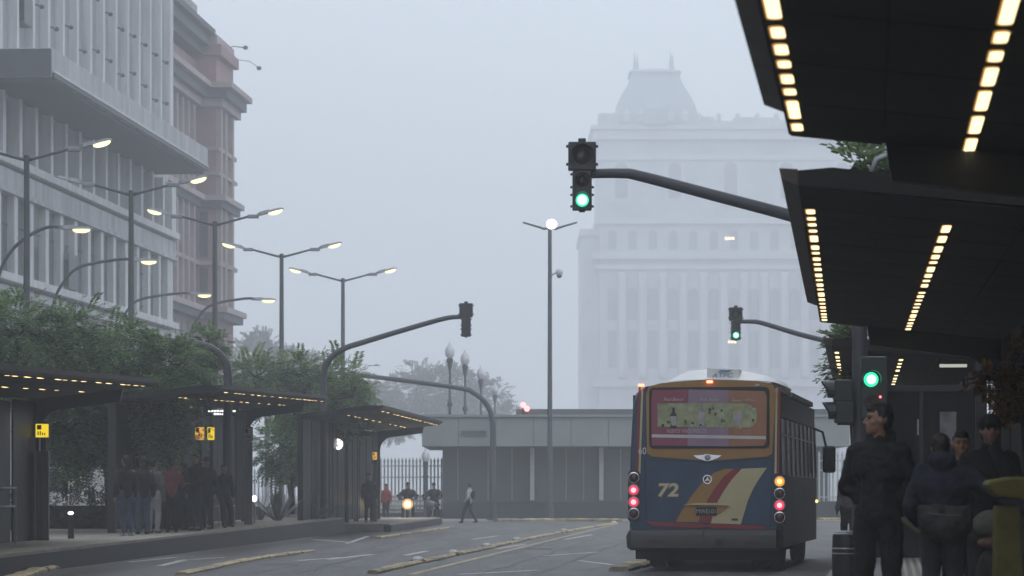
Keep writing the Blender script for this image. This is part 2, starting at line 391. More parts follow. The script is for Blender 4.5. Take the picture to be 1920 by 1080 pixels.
for y in (37.1, 39.9):
    for z0, z1 in ((15.4,17.8),(18.6,21.9),(23.3,26.2),(26.9,29.3)):
        bx('window', M_win, rb, 1.503, 1.55, y-.65, y+.65, z0, z1)
for xx in (-.6, .6):
    for z0, z1 in ((15.4,17.8),(18.6,21.9)):
        bx('window', M_win, rb, xx-.3, xx+.3, 35.1, 35.19, z0, z1)
for k in range(14):
    y = 1 + k*2.45
    bx('pilaster', M_rstone, rb, .002, .3, y-.3, y+.3, 15, 29.5)
    for z0, z1 in ((10.4,13.7),(15.4,17.8),(18.6,21.9),(23.4,26.2),(26.9,29.3)):
        bx('window', M_win, rb, .003, .06, y+.62, y+1.82, z0, z1)
# parapet with a pediment over the bay, balustrade steps and the roof tower behind
bx('parapet', M_brick, rb, -14, 1.9, 34.9, 43.6, 33.42, 34.2)
mb = MB(); mb.prism([(-13.6,35,34.2),(1.6,35,34.2),(1.6,35,34.9),(.8,35,35.1),(.4,35,35.6),(-13,35,35.6)], (0,8.2,0)); mb.build('pediment', M_rstone, rb)
for z0, z1, pr in ((33.1,33.7,.6),(33.7,34.5,1.1),(34.5,34.9,1.5)): bx('cornice', M_slate, rb, -15, pr, -2, 34.88, z0+.31, z1+.31)
bx('wall', M_brick, rb, -14, -.1, -1, 33.8, 35.22, 52)
for z in (36.4, 39.6, 44): bx('cornice', M_rstone, rb, -14.2, .25, -1.2, 34.2, z, z+.5)
for k in range(13):
    bx('window', M_win, rb, -.09, -.05, 1+k*2.4, 2.2+k*2.4, 37.1, 39.4)
fl = MB().tube([(1.0,41,34.6),(1.9,41.2,34.9),(2.6,41.3,34.8)], .04, 6).ball((2.75,41.3,34.8),(.2,.2,.16)).build('floodlight', M_brk, rb, smooth=True)
MB().tube([(1.7,42.6,34.1),(2.8,43,34.0),(3.4,43.2,33.6)], .025, 5).ball((3.5,43.2,33.5),(.2,.2,.16)).build('floodlight', M_brk, rb, smooth=True)

# unseen building row added on the right-hand side to shade the street
rr = thing('shading_building', 'long unseen stone building added along the right side to shade the street', 'building', (12.5,-60,0), -math.atan(.028))
bx('wall', M_wall, rr, 0, 16, 0, 156, 0, 42); ww = None
for z in (4.6, 8.6, 29.5): bx('ledge', M_fin, rr, -.5, -.002, 0, 156, z, z+.4)
for k in range(31):
    for z in (5.4, 9.6, 13.6, 17.6, 21.6, 25.6):
        if ww is None: ww = bx('window', M_win, rr, -.06, -.004, -.8, .8, 0, 2.4)
        else: ww = clone(ww, rr)
        ww.location = (0, 3+k*5, z)

# ================================================================== DOMED PALACE IN THE FOG
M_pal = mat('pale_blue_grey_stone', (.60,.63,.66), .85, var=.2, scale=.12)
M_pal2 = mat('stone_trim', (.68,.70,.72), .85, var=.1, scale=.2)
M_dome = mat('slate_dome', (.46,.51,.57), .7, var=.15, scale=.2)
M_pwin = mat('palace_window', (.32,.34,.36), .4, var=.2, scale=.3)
PD = 720.0
pX = lambda x: XD(x, PD); pZ = lambda y: ZD(y, PD)
pc = thing('palace', 'grand domed palace with four spires fading into the fog', 'building', (pX(1340),PD,0))
lx = lambda x: pX(x) - pX(1340)
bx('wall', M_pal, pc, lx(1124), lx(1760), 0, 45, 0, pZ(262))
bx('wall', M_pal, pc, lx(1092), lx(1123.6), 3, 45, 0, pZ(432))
bx('cornice', M_pal2, pc, lx(1088), lx(1123.5), 2, 44, pZ(440), pZ(428))
for y0, y1, pr in ((262,244,1.4),(244,236,2.0),(300,290,.5),(420,410,1.0),(486,474,1.6),(505,497,1.0),(725,712,1.2),(770,764,.6)):
    bx('cornice', M_pal2, pc, lx(1124)-pr, lx(1760)+pr, -pr, 45, pZ(y0), pZ(y1)-.02)
bx('parapet', M_pal, pc, lx(1128), lx(1760), -.5, 44, pZ(236), pZ(229))
bx('corner_block', M_pal, pc, lx(1122), lx(1160), -1.5, 8, pZ(236), pZ(214))
bx('corner_block', M_pal, pc, lx(1376), lx(1462), -1.0, 12, pZ(236), pZ(221))
bx('corner_block', M_pal, pc, lx(1590), lx(1950), -1.0, 12, pZ(236), pZ(214))
def sqring(cx, half, y, cy=9.0): 
    X0, h, z = lx(cx), half*PD/F, pZ(y); return [(X0-h,cy-h,z),(X0+h,cy-h,z),(X0+h,cy+h,z),(X0-h,cy+h,z)]
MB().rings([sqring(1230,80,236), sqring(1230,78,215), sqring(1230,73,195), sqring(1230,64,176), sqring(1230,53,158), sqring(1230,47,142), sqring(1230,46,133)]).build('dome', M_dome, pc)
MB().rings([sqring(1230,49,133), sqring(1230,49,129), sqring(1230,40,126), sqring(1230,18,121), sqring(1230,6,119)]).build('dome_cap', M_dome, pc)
for sx, dy in ((-38,-2.6),(-31,2.6),(30,-2.6),(36,2.6)):
    X0 = lx(1230+sx); MB().lathe([(.42,pZ(140)),(.36,pZ(112)),(.2,pZ(100)),(.05,pZ(88))], (X0, 9+dy, 0), 8).build('spire', M_dome, pc, smooth=True)
MB().rings([sqring(1228,22,236,-.2), sqring(1228,22,205,-.2), sqring(1228,10,192,-.2)]).build('dormer', M_dome, pc)
def arch(cx, hw, y0, y1, yy=-.12):
    X0, h = lx(cx), hw*PD/F; z0, z1 = pZ(y0), pZ(y1)-h
    pts = [(X0-h,yy,z0),(X0+h,yy,z0)] + [(X0+h*math.cos(a*math.pi/8), yy, z1+h*math.sin(a*math.pi/8)) for a in range(9)]
    return pts
for cx in range(1132, 1600, 36): MB().lathe([(.5,pZ(229)),(.7,pZ(225)),(.35,pZ(221)),(.75,pZ(217)),(.1,pZ(210))], (lx(cx),.2,0), 8).build('urn', M_pal2, pc, smooth=True)
for x0, x1, yt in ((1140,1170,222),(1300,1340,218),(1335,1372,226),(1462,1500,224),(1500,1560,219)): bx('attic_block', M_pal, pc, lx(x0), lx(x1), .8, 10, pZ(229)+.01, pZ(yt))
for k in range(-2,3): MB().rings([sqring(1230+k*27,6,228,-.4), sqring(1230+k*27,6,214,-.4), sqring(1230+k*27,1,206,-.4)]).build('dormer', M_pal2, pc)
for cx in (1165,1265,1370,1475,1580):
    o = MB(); o.prism(arch(cx,19,376,290), (0,.1,0)); o = o.build('window_surround', M_pal2, pc)
    q = MB(); q.prism(arch(cx,12,372,304,-.2), (0,.07,0)); q.build('window', M_pwin, o)
for cx in range(1148, 1620, 38):
    q = MB(); q.prism(arch(cx,8,468,432), (0,.1,0)); q.build('window', M_pwin, pc)
    MB().lathe([(1.1,pZ(710)),(.95,pZ(700)),(.85,pZ(525)),(1.1,pZ(512))], (lx(cx+19),-.7,0), 10).build('column', M_pal2, pc, smooth=True)
    q = MB(); q.prism(arch(cx,9,600,540), (0,.1,0)); q.build('window', M_pwin, pc)
    bx('window', M_pwin, pc, lx(cx-8), lx(cx+8), -.12, -.02, pZ(690), pZ(620))
    bx('window', M_pwin, pc, lx(cx-8), lx(cx+8), -.12, -.02, pZ(850), pZ(790))
M_litw = glow('lit_window_light', (1,.72,.40), 6)
for cx, cyy, n in ((1367,447,3),(1371,641,3)):
    for k in range(n): bx('lit_window', M_litw, pc, lx(cx-7+k*6), lx(cx-3+k*6), -.3, -.22, pZ(cyy+2.5), pZ(cyy-2))
# ================================================================== LOW GREY BUILDING
M_low = mat('grey_green_render', (.30,.335,.33), .8, var=.12, scale=.5)
M_lowd = mat('dark_grey_green_panel', (.115,.13,.135), .75, var=.15, scale=.5)
M_lowb = mat('dark_plinth', (.075,.08,.09), .8, var=.15, scale=.5)
LD = 160.0; lX = lambda x: XD(x, LD); lZ = lambda y: ZD(y, LD)
lb = thing('low_building', 'long low grey green building with white columns closing the street', 'building', (lX(1000),LD,0)); q0 = lX(1000)
bx('wall', M_lowd, lb, lX(829)-q0, lX(1560)-q0, .9, 14, lZ(941), lZ(838))
bx('plinth', M_lowb, lb, lX(829)-q0, lX(1560)-q0, .8, 13.9, 0, lZ(941)-.01)
bx('fascia', M_low, lb, lX(792)-q0, lX(1590)-q0, -.9, 14, lZ(838)+.01, lZ(783), bevel=.03)
bx('roof_edge', M_low, lb, lX(790)-q0, lX(1592)-q0, -1.05, 14.1, lZ(783)+.01, lZ(778))
bx('upper_roof', M_lowd, lb, lX(968)-q0, lX(1560)-q0, 1, 13, lZ(778)+.01, lZ(766))
for x in (998, 1128, 1258, 1388, 1518): bx('column', mat('white_column_paint', (.5,.52,.52), .7, var=.1), lb, lX(x-4)-q0, lX(x+4)-q0, .3, .7, lZ(938), lZ(839))
for x in (858, 915, 960, 1062, 1095, 1165): bx('panel_joint', M_low, lb, lX(x-1)-q0, lX(x+1)-q0, .86, .898, lZ(938), lZ(841))
for x in (860, 930, 1000, 1070, 1140): bx('panel_joint', M_lowd, lb, lX(x)-q0-.02, lX(x)-q0+.02, -.905, -.895, lZ(836), lZ(785))
bx('sign', M_lowd, lb, lX(865)-q0, lX(912)-q0, -.97, -.91, lZ(818), lZ(808))
for dx in (-3, 4): 
    MB().ball((lX(984+dx)-q0, .5, lZ(762+dx)), .14).build('warning_light', glow('red_warning_light', (1,.2,.2), 5), lb)
    MB().tube([(lX(984+dx)-q0, 1.2, lZ(770)-.3), (lX(984+dx)-q0, .5, lZ(762+dx)-.1)], .04, 6).build('lamp_stem', M_dark, lb)

# fences
def fence(label, x0, x1, D, ytop, ybot, n):
    t = thing('railing', label, 'fence', (XD(x0,D), D, 0)); L_ = XD(x1,D)-XD(x0,D); zt, zb = ZD(ytop,D), max(.05, ZD(ybot,D))
    m = mat('pale_fence_paint', (.55,.57,.58), .6, var=.1)
    b0 = None
    for k in range(n+1):
        if b0 is None: b0 = MB().lathe([(.045,zb),(.045,zt-.25),(.07,zt-.2),(.01,zt)], (0,0,0), 6).build('bar', m, t)
        else: clone(b0, t, loc=(L_*k/n,0,0))
    for z in (zb+.2, zb+(zt-zb)*.62, zt-.45): bx('rail', m, t, -.05, L_+.05, -.05, .05, z-.03, z+.03)
    bx('base_wall', M_lowb, t, -.1, L_+.1, -.15, .15, 0, zb)
fence('pale spiked railing left of the low grey building', 694, 828, 172, 858, 955, 20)
fence('pale spiked railing seen right of the bus', 1536, 1640, 152, 846, 940, 12)
fence('pale railing far behind the spiky plants', 440, 560, 168, 878, 950, 16)
# ================================================================== STREET LAMPS
def head(parent, root, tip, m_l, on=True):
    root, tip = Vector(root), Vector(tip); d = (tip-root)
    mb = MB(); u = d.normalized(); s = u.cross(Vector((0,0,1))).normalized(); up = s.cross(u)
    rings = []
    for k, wd, th in ((0,.10,.08),(.15,.2,.13),(.45,.22,.13),(.5,.2,.1),(.85,.24,.09),(1,.1,.05)):
        c = root + d*k; rings.append([c - s*wd, c + s*wd, c + s*wd*.7 + up*th, c - s*wd*.7 + up*th])
    h = mb.rings(rings).build('lamp_head', M_gal, parent)
    if on:
        c = root + d*.68 - up*.02; mb = MB(); mb.ball((0,0,0), (d.length*.27, .19, .11), 12, 8, rot=Matrix((u, s, up)).transposed()); mb.build('lamp_lens', m_l, h, smooth=True, loc=c)
    return h
GL = 'double arm street lamps along the left side'
for i, (px, py, D, on, lab) in enumerate([(50,300,103,(0,1),'double arm street lamp nearest, at the left edge of the photo'), (246,365,115,(0,1),'double arm street lamp second from left, its left head unlit'), (403,422,128,(1,1),'double arm street lamp in front of the red brick building corner'),
        (528,482,146,(1,1),'double arm street lamp second from right in the left row'), (643,527,163,(1,1),'farthest double arm street lamp of the left row')]):
    top = P(px, py, D); t = thing('street_lamp', lab, 'street lamp', (top.x, D, 0), group=GL); H = top.z
    MB().lathe([(.17,0),(.17,1.2),(.13,1.25),(.13,6.2),(.115,6.25),(.09,H+.15)], n=12).build('pole', M_pole, t, smooth=2)
    for sx, o in ((-1,on[0]),(1,on[1])):
        MB().tube([(0,0,H),(sx*.25,0,H+.05),(sx*1.3,0,H+.33)], [.07,.05,.045], 8).build('arm', M_pole, t, smooth=True)
        MB().box(sx*1.3,sx*1.75,-.1,.1,H+.27,H+.42).build('ballast_box', M_gal, t, bevel=.03)
        head(t, (sx*1.7,0,H+.36), (sx*2.75,0,H+.64), M_streetl, o)
GS = 'single curved arm lamps by the office block'
for i, (px, py, D, pb, lab) in enumerate([(140,430,111.6,-8,'single arm curved street lamp in front of the office block, leftmost'), (268,490,127,96,'single arm curved street lamp, second from left by the office windows'), (374,553,149,216,'single arm curved street lamp under the third double lamp'), (494,563,152,352,'single arm curved street lamp rightmost, beyond the brick building')]):
    hp = P(px, py, D); bxp = XD(pb, D); t = thing('street_lamp', lab, 'street lamp', (bxp, D, 0), group=GS); dx = hp.x - bxp; z = hp.z
    path = crom([(0,0,0),(0,0,z-3.0),(.12,0,z-1.6),(.55,0,z-.75),(1.2,0,z-.2),(dx-.9,0,z+.08),(dx-.3,0,z+.05)], 5)
    MB().tube(path, [.1]*6 + [.06]*(len(path)-6), 8).build('pole', M_pole, t, smooth=True)
    head(t, (dx-.55,0,z), (dx+.6,0,z), glow('amber_street_light', (1,.86,.42), 2.2))
# tall central lamp with camera
top = P(1031, 428, 153); t = thing('street_lamp', 'tall slim twin winged lamp post with dome camera in the centre', 'street lamp', (top.x,153,0)); H = top.z
MB().lathe([(.2,0),(.2,.6),(.13,.8),(.09,H)], n=12).build('pole', M_pole, t, smooth=2)
for sx in (-1,1): MB().tube([(0,0,H),(sx*.3,0,H-.02),(sx*.6,0,H+.08),(sx*1.3,0,H+.28)], [.06,.06,.05,.04], 8).build('arm', M_pole, t, smooth=True)
MB().ball((.08,-.2,H+.18), (.26,.2,.24)).build('lamp_lens', glow('white_lamp_light', (1,.98,.9), 4), t, smooth=True)
MB().tube([(0,0,ZD(520,153)),(.2,0,ZD(513,153)),(.4,0,ZD(511,153))], .04, 6).build('camera_arm', M_gal, t)
o = MB().ball((.45,-.05,ZD(511,153)), (.18,.18,.2)).build('dome_camera', mat('white_plastic', (.7,.7,.7), .4, var=.05), t, smooth=True)
MB().ball((.45,-.05,ZD(517,153)), (.13,.13,.12)).build('camera_lens', M_black, o, smooth=True)
# globe lamps
M_globe = mat('opal_globe_glass', (.8,.8,.82), .3, var=.04)
for px, py, D, lab in ((835,640,166,'tallest globe lamp post, leftmost behind the low building roof'),(866,655,174,'second globe lamp post from left above the low building roof'),(898,686,194,'third globe lamp post from left above the low building roof'),(926,720,224,'farthest and lowest globe lamp post behind the curved mast'),(798,855,158,'small globe lamp in front of the pale spiked railing')):
    tp = P(px, py, D); z = tp.z; t = thing('globe_lamp', lab, 'street lamp', (tp.x, D + (12 if D > 160 else 0), 0), group='white globe lamps')
    k = min(1, z/6); gk_ = .75 if z > 5 else .55
    MB().lathe([(.3*k,0),(.3*k,.3),(.18*k,.5),(.14*k,1.2),(.09,1.5),(.075,z*.66),(.15,z*.67),(.15,z*.685),(.075,z*.7),(.08*gk_,z-1.1),(.2*gk_,z-.85*gk_),(.26*gk_,z-.62*gk_),(.16*gk_,z-.5*gk_)], n=12).build('post', M_pole, t, smooth=2)
    MB().lathe([(a_*gk_, z+b_*gk_) for a_, b_ in ((.17,-.5),(.33,-.3),(.36,0),(.28,.3),(.12,.42),(.1,.52),(.02,.75))], n=14).build('globe', M_globe, t, smooth=2)

# ================================================================== TRAFFIC SIGNALS
M_sig = mat('signal_housing', (.028,.032,.034), .45, var=.2, scale=5)
M_green = glow('green_signal_light', (.03,1,.45), 1.3); M_greenc = glow('green_signal_core', (.5,1,.85), 2.2)
M_lensd = mat('unlit_signal_lens', (.035,.018,.018), .25, var=.1)
def signal_head(parent, c, lit=True, facing=-1, sc_=1.0, rz=0.0):
    """housing seen from the front (facing -1: towards the camera) or the back"""
    h = bpy.data.objects.new('signal_head', None)
    big = MB(); big.box(-.215,.215,-.09,.12,-.02,.42).box(-.06,.06,-.05,.07,.42,.48)
    for sx in (-1,1):
        for z in (.05,.33): big.box(sx*.215,sx*.25,-.03,.03,z,z+.05)
    ho = big.build('signal_head', M_sig, parent, bevel=.02); ho.location = c; ho.rotation_euler = (0,0,rz); ho.scale = (sc_,)*3
    lo = MB(); lo.box(-.15,.15,-.08,.12,-.64,-.03)
    for sx in (-1,1):
        for z in (-.6,-.42,-.3,-.1): lo.box(sx*.15,sx*.185,-.02,.03,z,z+.04)
    lo.box(-.05,.05,-.04,.06,-.67,-.64)
    lo.build('lower_housing', M_sig, ho, bevel=.015)
    for z, r, m in ((.2,.15,M_lensd),(-.19,.105,M_lensd),(-.49,.105,M_green if lit else M_lensd)):
        MB().lathe([(r*.2,-.135 if z < 0 else -.115),(r*.8,-.12 if z < 0 else -.1),(r,-.075),(r,-.02)], (0,0,z), 18, 'y').build('lens', m, ho, smooth=True)
        if lit and z == -.49: MB().lathe([(.01,-.142),(r*.74,-.136),(r*.74,-.12)], (0,0,z), 18, 'y').build('lens', M_greenc, ho, smooth=True)
        # visor: an open half tube
        mb = MB(); n = 16; a0, a1 = R(-35), R(215); rr = r*1.12; ring = []
        Lv = .26 if z > 0 else .2
        pts = []
        for k in range(n+1):
            a = a0 + (a1-a0)*k/n; ln = Lv*(.55 + .45*max(0, math.sin(a)))
            pts.append(((rr*math.cos(a), -.08, z+rr*math.sin(a)), (rr*math.cos(a), -.08-ln, z+rr*math.sin(a)*.98), (rr*1.06*math.cos(a), -.08-ln, z+rr*1.06*math.sin(a)*.98), (rr*1.06*math.cos(a), -.08, z+rr*1.06*math.sin(a))))
        mb.rings([list(p) for p in pts]); mb.build('visor', M_sig, ho)
    bpy.data.objects.remove(h)
    return ho
def mast(name, label, D, px, D_path, head_px=None, lit=True, rad=.1, back=False):
    base = V(XD(px,D), D, 0); t = thing(name, label, 'traffic signal' if head_px else 'mast', base)
    pts = [P(x, y, D) - base for x, y in D_path]
    path = crom([V(0,0,0), V(0,0,max(1, pts[0].z-1.2))] + pts, 7); n = len(path)
    MB().tube(path, [rad*(1.15 - .5*i/n) for i in range(n)], 12).build('pole', M_pole, t, smooth=True)
    MB().lathe([(rad*2.2,0),(rad*2.2,.06),(rad*1.5,.08),(rad*1.5,.3)], n=12).build('base_plate', M_pole, t)
    if head_px:
        c = P(*head_px, D) - base
        signal_head(t, c + V(0,-.15,0), lit, rz=math.pi if back else 0)
        MB().box(c.x-.04,c.x+.04,-.12,.06,c.z-.1,c.z+.05).build('clamp', M_pole, t)
    return t
mg = mast('traffic_signal', 'green traffic light on a long curved arm reaching over the bus', 50, 1612, [(1612,520),(1600,462),(1560,432),(1495,408),(1330,364),(1200,330),(1165,325),(1095,326)], (1091,319), True, .11)
mg2 = mast('traffic_signal', 'distant green traffic light on an arm above the bus roof', 104, 1640, [(1640,720),(1630,668),(1590,650),(1500,627),(1430,606),(1408,603),(1382,603)], (1379,601), True, .1)
mg3 = mast('traffic_signal', 'unlit dark traffic light on a curved arm above the left shelters', 102, 607, [(607,712),(614,680),(640,656),(690,639),(780,612),(835,597),(862,594),(872,594)], (874,594), False, .1, back=True)
mast('signal_mast', 'bent grey mast arm behind the leafy tree at left', 84, 427, [(427,700),(418,672),(390,650),(340,641),(262,636),(215,630)], None, False, .11)
mast('signal_mast', 'long thin mast arm curving down in front of the low building', 150, 924, [(924,800),(916,764),(890,738),(850,726),(640,700),(430,684),(330,676)], None, False, .13)
# extra heads on the near signal pole: two side-on, one green facing the road
b0 = mg.location
def side_head(px, py):
    c = P(px, py, 49.8) - b0
    h = MB().box(-.02,.26,-.14,.14,-.17,.17).build('side_head', M_sig, mg, bevel=.02); h.location = c
    mb = MB(); pts = []
    for k in range(13):
        a = R(-40 + 260*k/12); r = .15; ln = .2*(.45+.55*max(0, math.sin(a)))
        pts.append([(-.02, r*math.cos(a), r*math.sin(a)), (-.02-ln, r*math.cos(a), r*math.sin(a)), (-.02-ln, 1.07*r*math.cos(a), 1.07*r*math.sin(a)), (-.02, 1.07*r*math.cos(a), 1.07*r*math.sin(a))])
    mb.rings(pts).build('visor', M_sig, h)
    MB().lathe([(.12,-.03),(.12,-.02)], n=14, axis='x').build('lens', M_lensd, h)
side_head(1566, 733); side_head(1568, 773)
bx('bracket', M_sig, mg, -.35, .05, -.05, .05, ZD(797,50), ZD(790,50)); bx('bracket', M_sig, mg, -.3, .05, -.05, .05, ZD(756,50), ZD(752,50))
hb = MB().box(-.2,.2,-.1,.14,-.62,.36).build('near_signal_box', mat('greenish_signal_housing', (.03,.045,.04), .5, var=.2), mg, bevel=.03); hb.location = P(1638,712,49.6) - b0
MB().lathe([(.01,-.16),(.1,-.14),(.115,-.1),(.115,-.05)], n=18, axis='y').build('lens', M_green, hb, smooth=True, loc=(-.05,0,.0))
MB().lathe([(.01,-.165),(.075,-.158),(.075,-.14)], n=18, axis='y').build('lens', M_greenc, hb, smooth=True, loc=(-.05,0,.0))
mb = MB(); pts = []
for k in range(13):
    a = R(-20 + 220*k/12); r = .14; ln = .2
    pts.append([(r*math.cos(a),-.1,r*math.sin(a)),(r*math.cos(a),-.1-ln,r*math.sin(a)),(1.07*r*math.cos(a),-.1-ln,1.07*r*math.sin(a)),(1.07*r*math.cos(a),-.1,1.07*r*math.sin(a))])
mb.rings(pts).build('visor', M_sig, hb, loc=(-.05,0,0))
MB().lathe([(.12,-.105),(.12,-.1)], n=16, axis='y').build('lens', M_lensd, hb, loc=(-.04,0,-.36))
MB().ball((.09,-.12,-.27), .018).build('indicator', glow('red_indicator', (1,.1,.15), 6), hb)

# ================================================================== BUS SHELTERS
M_soffit = mat('black_soffit_panel', (.006,.006,.0055), .75, var=.3, scale=1.2)
M_frame = mat('black_shelter_frame', (.014,.015,.016), .5, var=.2, scale=1.5)
M_fringe = glow('amber_fringe_glow', (1,.5,.12), .55)  # glowing backing that imitates the orange fringe around each lamp
M_tint = mat('tinted_shelter_glass', (.010,.011,.011), .45, var=.5, scale=2.2, spec=.1)
def shelter(label, n, f, zn, zf, side, group, lip=True, lamp_m=M_lampw, panels=True, dash=None, endlip=3.5, row_from=1.8, cant=2.3, floor=.25, lamp_w=.037, tilt=.11, gaps=(.3,.36,.42)):
    n, f = Vector((*n,0)), Vector((*f,0)); d = f-n; Ls = d.length; t = thing('bus_shelter', label, 'bus shelter', n, -math.atan2(d.x, d.y), group)
    zz = lambda y: zn + (zf-zn)*y/Ls
    S = lambda c: side*c
    th = .11
    def sect(y, cs): return [(S(c), y, zz(y)+z) for c, z in cs]
    def loft(name, cs, y0, y1, m, par=t, k=1):
        mb = MB(); r = [sect(y0 + (y1-y0)*i/k, cs) for i in range(k+1)]
        mb.rings(r if side > 0 else [q[::-1] for q in r]); return mb.build(name, m, par)
    loft('roof', [(0,.0),(0,th),(.25,th+.02),(cant+.2,th-tilt*cant),(cant+.2,-tilt*cant)], 0, Ls, M_soffit, k=3)
    if lip:
        loft('fascia', [(-.003,.004),(-.12,.05),(-.14,.13),(-.003,th+.012)], .02, Ls-endlip, M_brown)
    # end ribs: roof beam bending into the rear post
    def rib(y, w_=.16):
        r = .5; bd_ = .25; zs = -tilt*(cant-r) -.02 - bd_
        o = [(cant-r + r*math.sin(a*math.pi/12), zs - r + r*math.cos(a*math.pi/12)) for a in range(7)]
        zg = floor - zz(y)
        pts = [(.62,-tilt*.62-.004), (.66,-tilt*.66-bd_)] + [(cant-r+.0, zs)] + o[1:] + [(cant, zg), (cant+.22, zg), (cant+.22, -tilt*cant-.01)]
        mb = MB(); mb.prism([(S(c), y, zz(y)+z) for c, z in pts], (0, w_, 0)); return mb.build('rib', M_frame, t)
    rib(Ls-.2)
    for y in (.03, Ls*.34, Ls*.67): MB().box(S(cant+.02), S(cant+.2), y, y+.14, floor, zz(y)-tilt*cant-.005).build('post', M_frame, t)
    if panels:
        k = max(2, int(Ls/2.4))
        for i in range(k):
            y0, y1 = Ls*i/k+.22, Ls*(i+1)/k-.05
            mb = MB(); x0, x1 = S(cant+.06), S(cant+.1); zb, zt = floor+.12, min(zz(y0), zz(y1))-tilt*cant-.03
            mb.box(x0, x1, y0, y1, zb, zt); pn = mb.build('back_panel', M_tint, t)
    # soffit panels
    np_ = max(3, int(Ls/1.7))
    for i in range(np_):
        for c0, c1 in ((.015,.6),(.62,1.7),(1.72,cant-.02)):
            loft('soffit_panel', [(c0,-tilt*c0-.009),(c0,-tilt*c0-.001),(c1,-tilt*c1-.001),(c1,-tilt*c1-.009)], Ls*i/np_+.012, Ls*(i+1)/np_-.012, M_soffit)
    # lamp rows
    lm = {}
    for c in (.07, 1.15):
        y = row_from + (0 if c < 1 else .2)
        while y < Ls-.25:
            ln = random.choice((.28,.5,.7,.3,.42)) if dash is None else random.choice(dash); gap = random.choice(gaps) + (gaps[-1] if c > 1 and random.random() < .2 else 0)
            if y+ln > Ls-.1: break
            z = zz(y+ln/2) - tilt*c - .0105
            if ln not in lm:
                mb = MB()
                def rr_(w_, l_, z_):
                    r_ = w_*.8; return [(sx*(w_-r_)+r_*math.cos(R(a)), sy*(l_-r_*1.6)+r_*1.6*math.sin(R(a)), z_) for sx, sy, aa in ((1,1,(0,30,60,90)),(-1,1,(90,120,150,180)),(-1,-1,(180,210,240,270)),(1,-1,(270,300,330,360))) for a in aa]
                mb.prism(rr_(lamp_w*1.18, ln/2+.03, 0), (0,0,-.002)); mb.cur = 1; mb.prism(rr_(lamp_w*.92, ln/2-.02, -.002), (0,0,-.002))
                o = mb.build('lamp', [M_fringe, lamp_m], t); o.location = (S(c), y+ln/2, z); lm[ln] = o
            else: clone(lm[ln], t, loc=(S(c), y+ln/2, z))
            y += ln + gap
    return t
GR = 'bus shelters on the right platform'; M_lampl = glow('amber_lamp_light', (1,.70,.32), 2.4)
ex = lambda d: 1.97 + .111*(d-23.4)
sh1 = shelter('nearest black bus shelter roof, cut by the top right corner', (ex(8.0)+.10,8.0), (ex(20.7)+.12,20.7), 3.66, 3.66, 1, GR, endlip=1.2, dash=(.75,1.25,.3,.4,.9), lamp_w=.037, gaps=(.22,.27))
sh2 = shelter('black bus shelter with two dashed light rows, second from the camera at right', (ex(23.5)+.12,23.5), (ex(42.3),42.3), 3.60, 3.60, 1, GR)
sh3 = shelter('small looking black bus shelter behind the traffic light pole', (ex(52)+.05,52), (ex(72),72), 3.72, 3.72, 1, GR, dash=(.7,.5,.9), gaps=(.8,1.0))
bx('roof_post', M_pole, sh2, .82, .92, .5, .62, 3.58, 4.15); MB().tube([(.5,.55,3.62),(.58,.55,3.84),(.86,.55,3.95)], .025, 8).build('roof_brace', M_gal, sh2, smooth=True)
bx('strip_light', mat('pale_strip_light', (.5,.5,.48), .4, var=.05, emit=(1,1,.9), estr=.5), sh2, 1.55, 1.9, 18.15, 18.19, 2.96, 3.0)
gp = bx('end_glass', M_tint, sh3, .55, 2.28, -.9, -.84, .3, 2.95)
bx('glass_frame', M_frame, gp, .5, 2.3, -.92, -.82, 2.95, 3.05); bx('glass_frame', M_frame, gp, .48, .55, -.92, -.82, .25, 3.05); bx('glass_frame', M_frame, gp, 1.4, 1.46, -.93, -.91, .3, 2.95)
po = bx('poster', mat('dim_poster_paper', (.16,.16,.17), .6, var=.4, scale=6), gp, 1.72, 1.98, -.935, -.905, 2.1, 2.62)
bx('handle', M_gal, gp, 1.36, 1.39, -.95, -.92, 2.25, 2.5)
GLs = 'bus shelters on the left side'
sh4 = shelter('black bus shelter with two dashed light rows at the left edge', (-10.4+.05*38,38), (-10.4+.05*64.3,64.3), 2.95, 3.48, -1, GLs, lamp_m=M_lampl, gaps=(.35,.6,1.1), dash=(.16,.3,.45), lamp_w=.04, endlip=.5)
sh5 = shelter('black bus shelter in the middle of the left platform, with lit white text panel', (-10.4+.05*73,73), (-10.4+.05*96,96), 3.66, 4.08, -1, GLs, lamp_m=M_lampl, gaps=(.5,.8,1.4), dash=(.2,.3,.5), lamp_w=.04, endlip=.5, floor=.4)
sh6 = shelter('farthest black bus shelter at left, standing on its own platform', (-4.05,97.5), (-2.77,123), 3.86, 3.92, -1, GLs, lamp_m=M_lampl, gaps=(.9,1.3,1.9), dash=(.3,.5,.6), lamp_w=.045, endlip=.5)
# white text board and hanging lamp in the middle shelter
M_led = glow('white_led_text', (1,1,1), 1.6)
sb = bx('text_board', M_black, sh5, -1.98, -1.12, 12.0, 12.08, 3.36, 3.56)
for r in range(2):
    x = -1.93 if r == 0 else -1.78; xe = -1.19 if r == 0 else -1.35
    while x < xe:
        wl = random.uniform(.03,.07); bx('letter', M_led, sb, x, x+wl, 11.985, 11.999, 3.47-r*.08, 3.47-r*.08+random.choice((.045,.055,.05))); x += wl + .018
